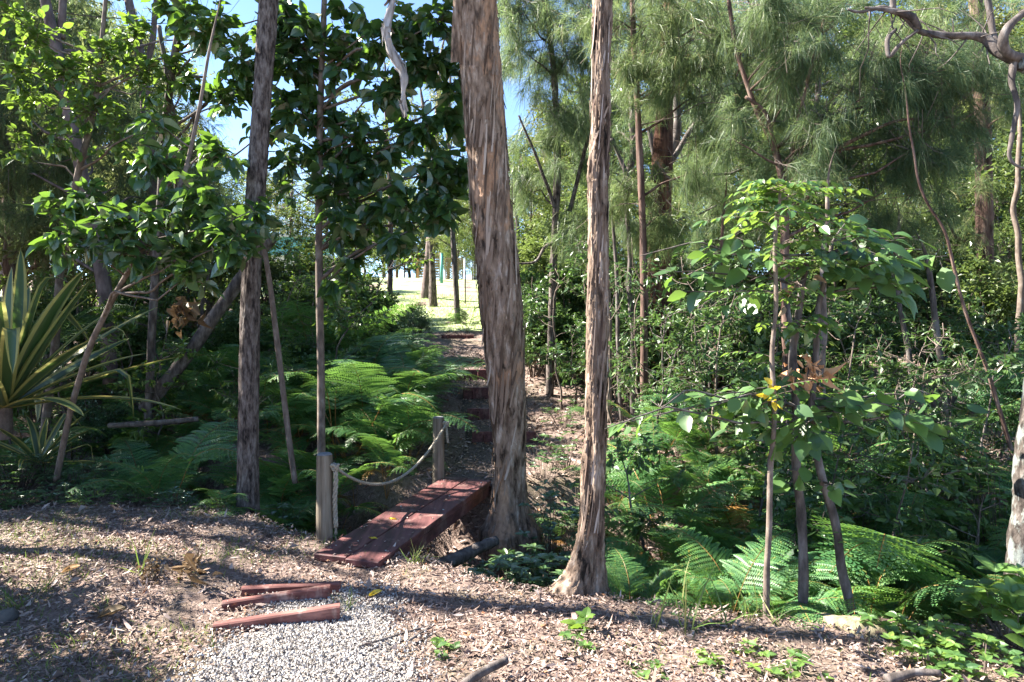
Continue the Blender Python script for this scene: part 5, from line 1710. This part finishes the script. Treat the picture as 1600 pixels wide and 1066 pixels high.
clump("dead_leaf_cluster", P(285, 490, 6.6), 22, .07, .12, M['dead'], "orange brown dead leaf cluster hanging in front of the leaning grey log", "dead leaves", leaf_broad(.2, .3, .4))
clump("dead_leaf_cluster", P(1264, 584, 4.15), 40, .055, .075, M['pinkdead'], "bundle of pale pink dead leaves caught among the young tree stems", "dead leaves", leaf_broad(.2, .3, .4))
clump("dead_leaf_cluster", P(1246, 455, 4.0), 4, .05, .06, M['dead'], "few orange dead leaves under the round leaved canopy", "dead leaves", leaf_broad(.25, .2, .3))
clump("dry_clump", gnd(238, 925, 4.25, .05), 200, .045, .03, M['dead'], "golden brown dried foliage clump lying on the bank", "dead plant", LIT, False)
clump("dry_clump", gnd(300, 925, 4.25, .04), 34, .06, .075, M['dead'], "curled dry leaves heaped beside the golden clump", "dead plant", leaf_broad(.16, .3, .4), False)
for (px, py, d, L, lab) in ((150, 985, 3.75, .16, "large curled golden dead leaf on the lit ground"), (95, 905, 4.3, .12, "pale grey fallen leaf lying on the bank"), (575, 932, 4.15, .09, "yellow fallen leaf beside the end of the sleepers")):
    g = Geo()
    leaves(g, np.zeros((2, 3)), np.array([[1, .2, .1], [.8, .5, .05]]), np.array([[0, -.4, 1], [0, .3, 1.0]]), L * np.array([1, .8]), leaf_broad(.2, .25, -.3))
    o = g.build("fallen_leaf", M['yellow' if L < .1 else 'dead'], smooth=True)
    o.location = gnd(px, py, d, .025)
    tag(o, lab, "leaf")
for (u, s, lab) in ((.16, -.02, "yellow leaf lying near the close end of the footbridge"), (.36, -.10, "small yellow leaf lying halfway along the footbridge")):
    c = Bn + (Bf - Bn) * u + bp_ * s + np.array([0, 0, .03])
    g = Geo()
    leaves(g, np.zeros((2, 3)), np.array([[1, .2, .05], [-.4, .7, .05]]), np.array([[0, -.3, 1], [0, .3, 1.0]]), .05, leaf_broad(.25, .2, .2))
    o = g.build("fallen_leaf", M['yellow'])
    o.location = c
    tag(o, lab, "leaf")


def log(rows, m, name, label, cat="log", seg=18, rough=.35):
    g = Geo()
    p_, r_ = pix_path(rows)
    tube(g, p_, r_, seg, .02, disp=lambda a, th, r: (fbm(np.cos(th) * 1.5, np.sin(th) * 1.5, a * 8, 4) - .5) * r * rough * 2)
    return tag(g.build(name, m, smooth=True), label, cat)


log([(1272, 978, 3.95, 36), (1300, 980, 3.9, 44), (1340, 990, 3.8, 46), (1375, 1004, 3.72, 40), (1392, 1010, 3.7, 26)], M['mossy'], "mossy_log", "short pale mossy log at the edge of the clearing")
log([(655, 892, 5.3, 16), (700, 880, 5.5, 20), (740, 860, 5.7, 19), (775, 845, 5.9, 15)], M['greybark'], "fallen_log", "grey fallen log lying in the gully beside the footbridge")
log([(715, 1078, 3.05, 15), (740, 1058, 3.12, 15), (765, 1045, 3.18, 14), (792, 1032, 3.24, 11)], M['greybark'], "stick", "short grey broken stick on the litter", "stick", 12)
log([(-10, 975, 3.8, 30), (8, 965, 3.8, 30), (25, 955, 3.82, 16)], M['stone'], "broken_stump", "dark weathered stub poking out of the bank", "stump", 14)
log([(1385, 1062, 3.2, 16), (1430, 1050, 3.22, 13), (1470, 1052, 3.2, 8)], M['greybark'], "stick", "pale twisted stick below the bright ground plants", "stick", 12)
log([(640, 1000, 3.6, 4), (680, 975, 3.8, 4), (560, 1010, 3.5, 3)], M['greybark'], "stick", "thin curved twig across the sunny litter", "stick", 8)
log([(170, 665, 7.8, 8), (230, 662, 7.8, 9), (310, 655, 8.0, 7)], M['greybark'], "fallen_log", "dim fallen branch lying beneath the sword leaves", seg=12)
# thin dead branches lying on the shaded bank
for k in range(16):
    px, py = rng.uniform(190, 370), rng.uniform(690, 745)
    d = 7.0
    p = gnd(px, py, d + rng.uniform(-.3, .5), .03)
    g = Geo()
    a = rng.uniform(-.7, .7)
    L = rng.uniform(.3, .8)
    e = p + np.array([cos(a) * L, sin(a) * L * .5, rng.uniform(.0, .22)])
    limb(g, p, e, .009, .003, kink=.2, seg=6)
    tag(g.build("dead_branch", M['twigwood'], smooth=True), "thin dead branch tangled on the shaded bank by the dark trunk", "branch", "dead branches by the dark trunk")

# ------------------------------------------------------------------ house, fences and poles beyond the lawn
hx0, hx1, hy = (382 - 800) / F * 38, (512 - 800) / F * 38, 38.0
hz = float(H((hx0 + hx1) / 2, hy))
t = thing("house", "pale low house with a teal corrugated band seen through the leaves", "house", ((hx0 + hx1) / 2, hy, hz))
hw = (hx1 - hx0) / 2
g = Geo()
box(g, (0, 2.5, .72), (2 * hw, 5, 1.6), bev=.01)
g.build("wall", M['cream'], t)
g = Geo()
nx = int(hw * 2 / .05)
xx = np.linspace(-hw - .08, hw + .08, nx)
yy = -.08 + .02 * np.sin(xx * 2 * pi / .2)
V = np.stack([np.stack([xx, yy, np.full(nx, zz)], 1) for zz in (1.48, 2.55)])
V2 = V[:, ::-1] + np.array([0, .06, 0])
g.add(np.concatenate([V, V2], 1), grid_faces(2, 2 * nx, True))
g.build("cladding", M['teal'], t)
g = Geo()
box(g, (0, 2.5, 2.64), (2 * hw + .5, 5.6, .1), np.array([[1, 0, 0], [0, 1, .04], [0, -.04, 1]]))
g.build("roof", M['roofgrey'], t)
for wx in (-1.2, .9):
    g = Geo()
    box(g, (wx, -.02, .9), (.9, .06, .8))
    wn = g.build("window", M['cream'], t)
    g = Geo()
    box(g, (wx, -.055, .9), (.78, .02, .68))
    g.build("pane", M['glass'], wn)

sx0, sx1, sy = (653 - 800) / F * 33, (688 - 800) / F * 33, 33.0
sz = float(H((sx0 + sx1) / 2, sy))
t = thing("slat_fence", "short new timber slat screen with orange posts at the lawn top", "fence", ((sx0 + sx1) / 2, sy, sz))
hw = (sx1 - sx0) / 2
for s in (-1, 1):
    g = Geo()
    box(g, (s * hw, 0, .6), (.1, .1, 1.4))
    g.build("post", M['orange'], t)
g = Geo()
for q in range(9):
    box(g, (0, -.03, .12 + q * .13), (2 * hw - .12, .025, .085), bev=.003)
g.build("slats", M['lattice'], t)
lx0, lx1 = (697 - 800) / F * 34, (722 - 800) / F * 34
lz = float(H((lx0 + lx1) / 2, 34))
t = thing("lattice_fence", "brown lattice panel beside the teal pole", "fence", ((lx0 + lx1) / 2, 34, lz))
hw = (lx1 - lx0) / 2
g = Geo()
for q in range(-8, 9):
    for s in (-1, 1):
        x0 = q * .12
        a = np.array([x0 - .5 * s, s * .012, .05]); b = np.array([x0 + .5 * s, s * .012, 1.05])
        u = [max(0, min(1, v)) for v in ((-hw - a[0]) / (b[0] - a[0]), (hw - a[0]) / (b[0] - a[0]))]
        if abs(u[0] - u[1]) > .05:
            prisms(g, [a + (b - a) * u[0]], [a + (b - a) * u[1]], .02, .02)
g.build("lattice", M['lattice'], t)
g = Geo()
for zz in (.03, 1.07):
    box(g, (0, 0, zz), (2 * hw + .06, .05, .05))
for s in (-1, 1):
    box(g, (s * (hw + .028), 0, .55), (.05, .05, .98))
g.build("frame", M['lattice'], t)
p = P(690, 435, 31)
t = thing("teal_pole", "slim teal painted pole standing on the sunlit lawn", "pole", (p[0], p[1], float(H(p[0], p[1]))))
g = Geo()
tube(g, [(0, 0, -.1), (0, 0, 1.35)], .07, 14)
g.build("shaft", M['tealpole'], t, True)
g = Geo()
tube(g, [(0, 0, 1.35), (0, 0, 1.39)], [.078, .06], 14)
g.build("cap", M['tealpole'], t)
p = P(727, 485, 22)
t = thing("fence_post", "thin dark steel picket at the edge of the lawn", "post", (p[0], p[1], float(H(p[0], p[1]))))
g = Geo()
tube(g, [(0, 0, -.1), (0, 0, 1.05)], .022, 6)
g.build("shaft", M['darkbark'], t)

t = thing("wire_fence", "galvanised mesh fence with steel posts behind the two brown trunks", "fence", (0, 29, 0))
g = Geo()
fx = np.arange(-2.0, 9.1, 2.0)
for x_ in fx:
    gp = Geo()
    z_ = float(H(x_, 29))
    tube(gp, [(x_, 0, z_ - .1), (x_, 0, z_ + 1.25)], .035, 8)
    gp.build("post", M['galv'], t, True)
xs_ = np.arange(-2.0, 9.0, .12)
zz = H(xs_, 29 + 0 * xs_)
prisms(g, np.stack([xs_, 0 * xs_, zz], 1), np.stack([xs_, 0 * xs_, zz + 1.15], 1), .006, .006)
for k in range(9):
    h_ = .05 + k * .137
    prisms(g, np.stack([xs_[:-1], 0 * xs_[:-1] + .008, zz[:-1] + h_], 1), np.stack([xs_[1:], 0 * xs_[1:] + .008, zz[1:] + h_], 1), .007, .007)
g.build("mesh", M['galv'], t)

# two trunks standing on the lawn
for rows, bk, bl, lab in (
        ([(677, 488, 21, 14), (676, 440, 21, 11), (675, 400, 21, 9), (672, 340, 21, 8), (668, 250, 21, 7), (660, 150, 21, 5)], M['darkbark'], [B(660, 200, 21, 36, 260), B(690, 240, 21, 36, 240), B(640, 160, 21, 36, 240), B(685, 150, 21, 34, 220), B(700, 300, 21, 26, 140)], "dark slim tree standing alone on the sunlit lawn"),
        ([(664, 476, 23, 16), (667, 430, 23, 13), (672, 380, 23, 12), (676, 320, 23, 11), (682, 200, 23, 9), (690, 80, 23, 6)], M['pinkbark'], [B(690, 130, 23, 40, 260), B(720, 190, 23, 36, 220), B(650, 110, 23, 36, 220), B(710, 80, 23, 36, 220), B(625, 260, 23, 26, 140)], "pale grey trunk on the lawn just behind the dark slim tree")):
    ptree("lawn_tree", lab, "tree", rows, bk, bl, M['olive'], .15, LONG, 10, .35, .7, lscale=1.6, seg=12)

# ------------------------------------------------------------------ trees far beyond
def tree_proto(h, cw, n, leafm, size, tmpl, hang, nblob, base=.35, kind='leaf', bark='greybark', lean=.0, per=10, blob_r=(.18, .29)):
    n = int(n * 1.8) if kind == 'leaf' else int(n * 1.2)
    t = thing("tree", None, None)
    top = np.array([lean * h, 0, h * .9])
    tr = np.array([(0, 0, -.3), (lean * h * .2 + .1, .1, h * .3), (lean * h * .5 - .1, 0, h * .6), top])
    rd = np.array([h * .017, h * .014, h * .009, h * .003])
    g, gl = Geo(), Geo()
    tube(g, tr, rd, 9, .3, kink=.15)
    pp, rr, _ = resample(tr, rd, .2)
    bl = []
    for q in range(nblob):
        a = q * 2.4 + rng.normal(0, .3)
        zz = h * (base + (1 - base) * ((q + .5) / nblob) ** .9)
        prof = sin(pi * (.18 + .72 * (zz / h - base) / (1 - base)))
        rr_ = cw * .5 * prof * rng.uniform(.35, .95)
        c = np.array([cos(a) * rr_ + lean * zz, sin(a) * rr_, zz])
        br = cw * rng.uniform(*blob_r)
        bl.append((c, br * np.array([1, 1, .7]), n // nblob))
    limbs_to(g, pp, rr, bl, 1.8)
    g.build("trunk", M[bark], t, True)
    if kind == 'leaf':
        crown_leaves(gl, None, None, bl, size, tmpl, per, .45, hang)
    else:
        for i in range(len(bl)):
            bl[i] = (bl[i][0], bl[i][1], max(10, bl[i][2] // 20))
        sprigs(gl, None, bl, .42, .012, 20, .9)
    gl.build("crown", leafm, t)
    return t


TP = [tree_proto(9, 5, 9000, M['far'], .15, SMALL, .3, 22, .25), tree_proto(12, 5.5, 10000, M['olive'], .16, LONG, .8, 26, .35, bark='pinkbark', lean=.05), tree_proto(10, 5, 12000, M['needle'], .4, None, .8, 26, .25, 'needle', 'darkbark'),
      tree_proto(7, 5, 8000, M['far'], .13, SMALL, .2, 20, .15, bark='darkbark'), tree_proto(13, 6, 10000, M['far'], .17, LONG, .6, 26, .4, bark='greybark', lean=-.05), tree_proto(8, 4.5, 9000, M['olive'], .14, SMALL, .3, 22, .2, bark='redbark')]
tused = [False] * 6


def far_tree(px, d, v, s, label, group, sz=1.0):
    x_ = (px - 800) / F * d
    o = TP[v] if not tused[v] else copy_tree(TP[v])
    tused[v] = True
    o.name = "tree"
    o.location = (x_, d, float(H(x_, d)) - .05)
    o.rotation_euler = (0, 0, rng.uniform(0, 6.28))
    o.scale = (s, s, s * sz)
    return tag(o, label, "tree", group)


for (px, d, v, s) in ((400, 42, 0, .75), (455, 46, 1, .75), (510, 44, 3, 1.0), (560, 43, 5, .85), (600, 48, 0, .9), (640, 44, 3, .9), (690, 48, 5, 1.0), (740, 43, 0, .85), (780, 47, 1, .8), (530, 54, 0, .9), (620, 58, 5, 1.1), (700, 60, 0, 1.1), (820, 45, 0, 1.0), (860, 50, 1, .9), (430, 56, 5, 1.1), (770, 60, 3, 1.3),
                      (340, 45, 0, 1.0), (300, 52, 1, 1.1), (570, 36, 3, .55), (600, 39, 3, .42), (632, 41, 5, .40), (668, 42, 3, .42), (700, 40, 0, .38), (738, 39, 3, .45), (650, 46, 3, .6), (715, 37, 3, .5), (745, 40, 0, .6)):
    far_tree(px, d, v, s, "sunlit tree in the belt beyond the house and lawn fence", "trees beyond the house and lawn")
for (px, d, v, s) in ((830, 24, 3, .7), (880, 26, 5, .9), (930, 24, 0, .9), (985, 22, 2, 1.0), (1050, 24, 0, 1.1), (1110, 20, 2, .9), (1160, 24, 1, 1.0), (1220, 21, 5, 1.0), (1280, 18, 2, .9), (1340, 22, 4, .9), (1400, 18, 0, .9), (1460, 22, 1, 1.0), (1520, 17, 5, .9), (1580, 20, 2, 1.0), (1650, 17, 0, .9), (1020, 32, 4, 1.0), (1130, 34, 0, 1.2), (1250, 32, 4, 1.0), (1370, 32, 0, 1.2), (1490, 30, 4, 1.0), (1600, 30, 0, 1.3), (900, 36, 5, 1.1), (960, 40, 0, 1.2), (1320, 15.5, 3, .7), (1200, 16, 3, .65), (1090, 16.5, 3, .6), (1440, 14, 3, .6), (1560, 13, 3, .6)):
    far_tree(px, d, v, s, "tree deep in the wood across the gully behind the needle trees", "trees of the wood behind the needle trees")
for (px, d, v, s) in ((-20, 15, 2, .9), (60, 17, 0, .9), (140, 16, 2, .8), (200, 19, 5, 1.0), (255, 17, 3, .6), (310, 17, 3, .55), (10, 24, 4, .9), (110, 25, 1, .9), (190, 28, 0, 1.2), (230, 33, 5, 1.2), (345, 20, 3, .5), (-70, 20, 0, 1.1), (60, 34, 0, 1.4), (300, 40, 5, 1.0)):
    far_tree(px, d, v, s, "tree in the wood behind the striped sword plant", "trees of the wood behind the striped plant")
# trees standing outside the frame whose crowns shade the gully
for (x_, y_, v, s) in ((-9.5, 8.4, 0, .8), (-11, 10.5, 2, .9), (-8.5, 11.5, 5, .9), (-13, 8.6, 3, 1.0), (-12.5, 10.8, 1, .9), (8.5, 5.5, 2, .9), (9, 8, 0, .9)):
    o = copy_tree(TP[v])
    o.name = "tree"
    o.location = (x_, y_, float(H(x_, y_)))
    o.rotation_euler = (0, 0, rng.uniform(0, 6.28))
    o.scale = (s, s, s)
    tag(o, "unseen sparse tree added beside the clearing to dapple the bank", "tree", "trees beside the clearing")
tall = tree_proto(18, 5, 1800, M['olive'], .15, LONG, .7, 14, .74, bark='greybark')
tall.name = "tree"
for k, (x_, y_) in enumerate(((-6.2, 5.35), (-7.8, 7.4), (-5.6, 6.3))):
    o = tall if k == 0 else copy_tree(tall)
    o.location = (x_, y_, float(H(x_, y_)))
    o.rotation_euler = (0, 0, k * 2.1)
    o.scale = (.38, .38, 1)
    tag(o, "unseen sparse tree added beside the clearing to dapple the bank", "tree", "trees beside the clearing")
dapple_tree = tree_proto(8, 3.4, 300, M['olive'], .15, SMALL, .5, 13, .48, bark='stem', blob_r=(.22, .34))  # unseen thin-crowned tree, added to dapple the light on the bank
dapple_tree.name = "tree"
for k, (x_, y_, s_) in enumerate(((-7.0, 6.2, .95),)):
    o = dapple_tree if k == 0 else copy_tree(dapple_tree)
    o.location = (x_, y_, float(H(x_, y_)))
    o.scale = (s_, s_, s_)
    o.rotation_euler = (0, 0, k * 1.3)
    tag(o, "unseen sparse tree added beside the clearing to dapple the bank", "tree", "trees beside the clearing")
for o, u in list(zip(protos, used)) + list(zip(TP, tused)):
    if not u:
        for c in list(o.children):
            bpy.data.objects.remove(c)
        bpy.data.objects.remove(o)
# unseen dense shrubs added as stand-in for a house eave, shadowing the near corner
hedge = copy_tree(protos[1])
hedge.name = "shrub"
hedge.location = (-4.3, 3.42, 0)
hedge.scale = (1.2, 1.0, 1.7)
tag(hedge, "unseen dense shrub added beside the clearing to cast a shadow on the litter", "shrub")

h2 = copy_tree(hedge)
h2.name = "shrub"
h2.location = (-3.9, 2.2, 0)
h2.rotation_euler = (0, 0, 2.0)
hedge['group'] = h2['group'] = "unseen shrubs added for the corner shadow"
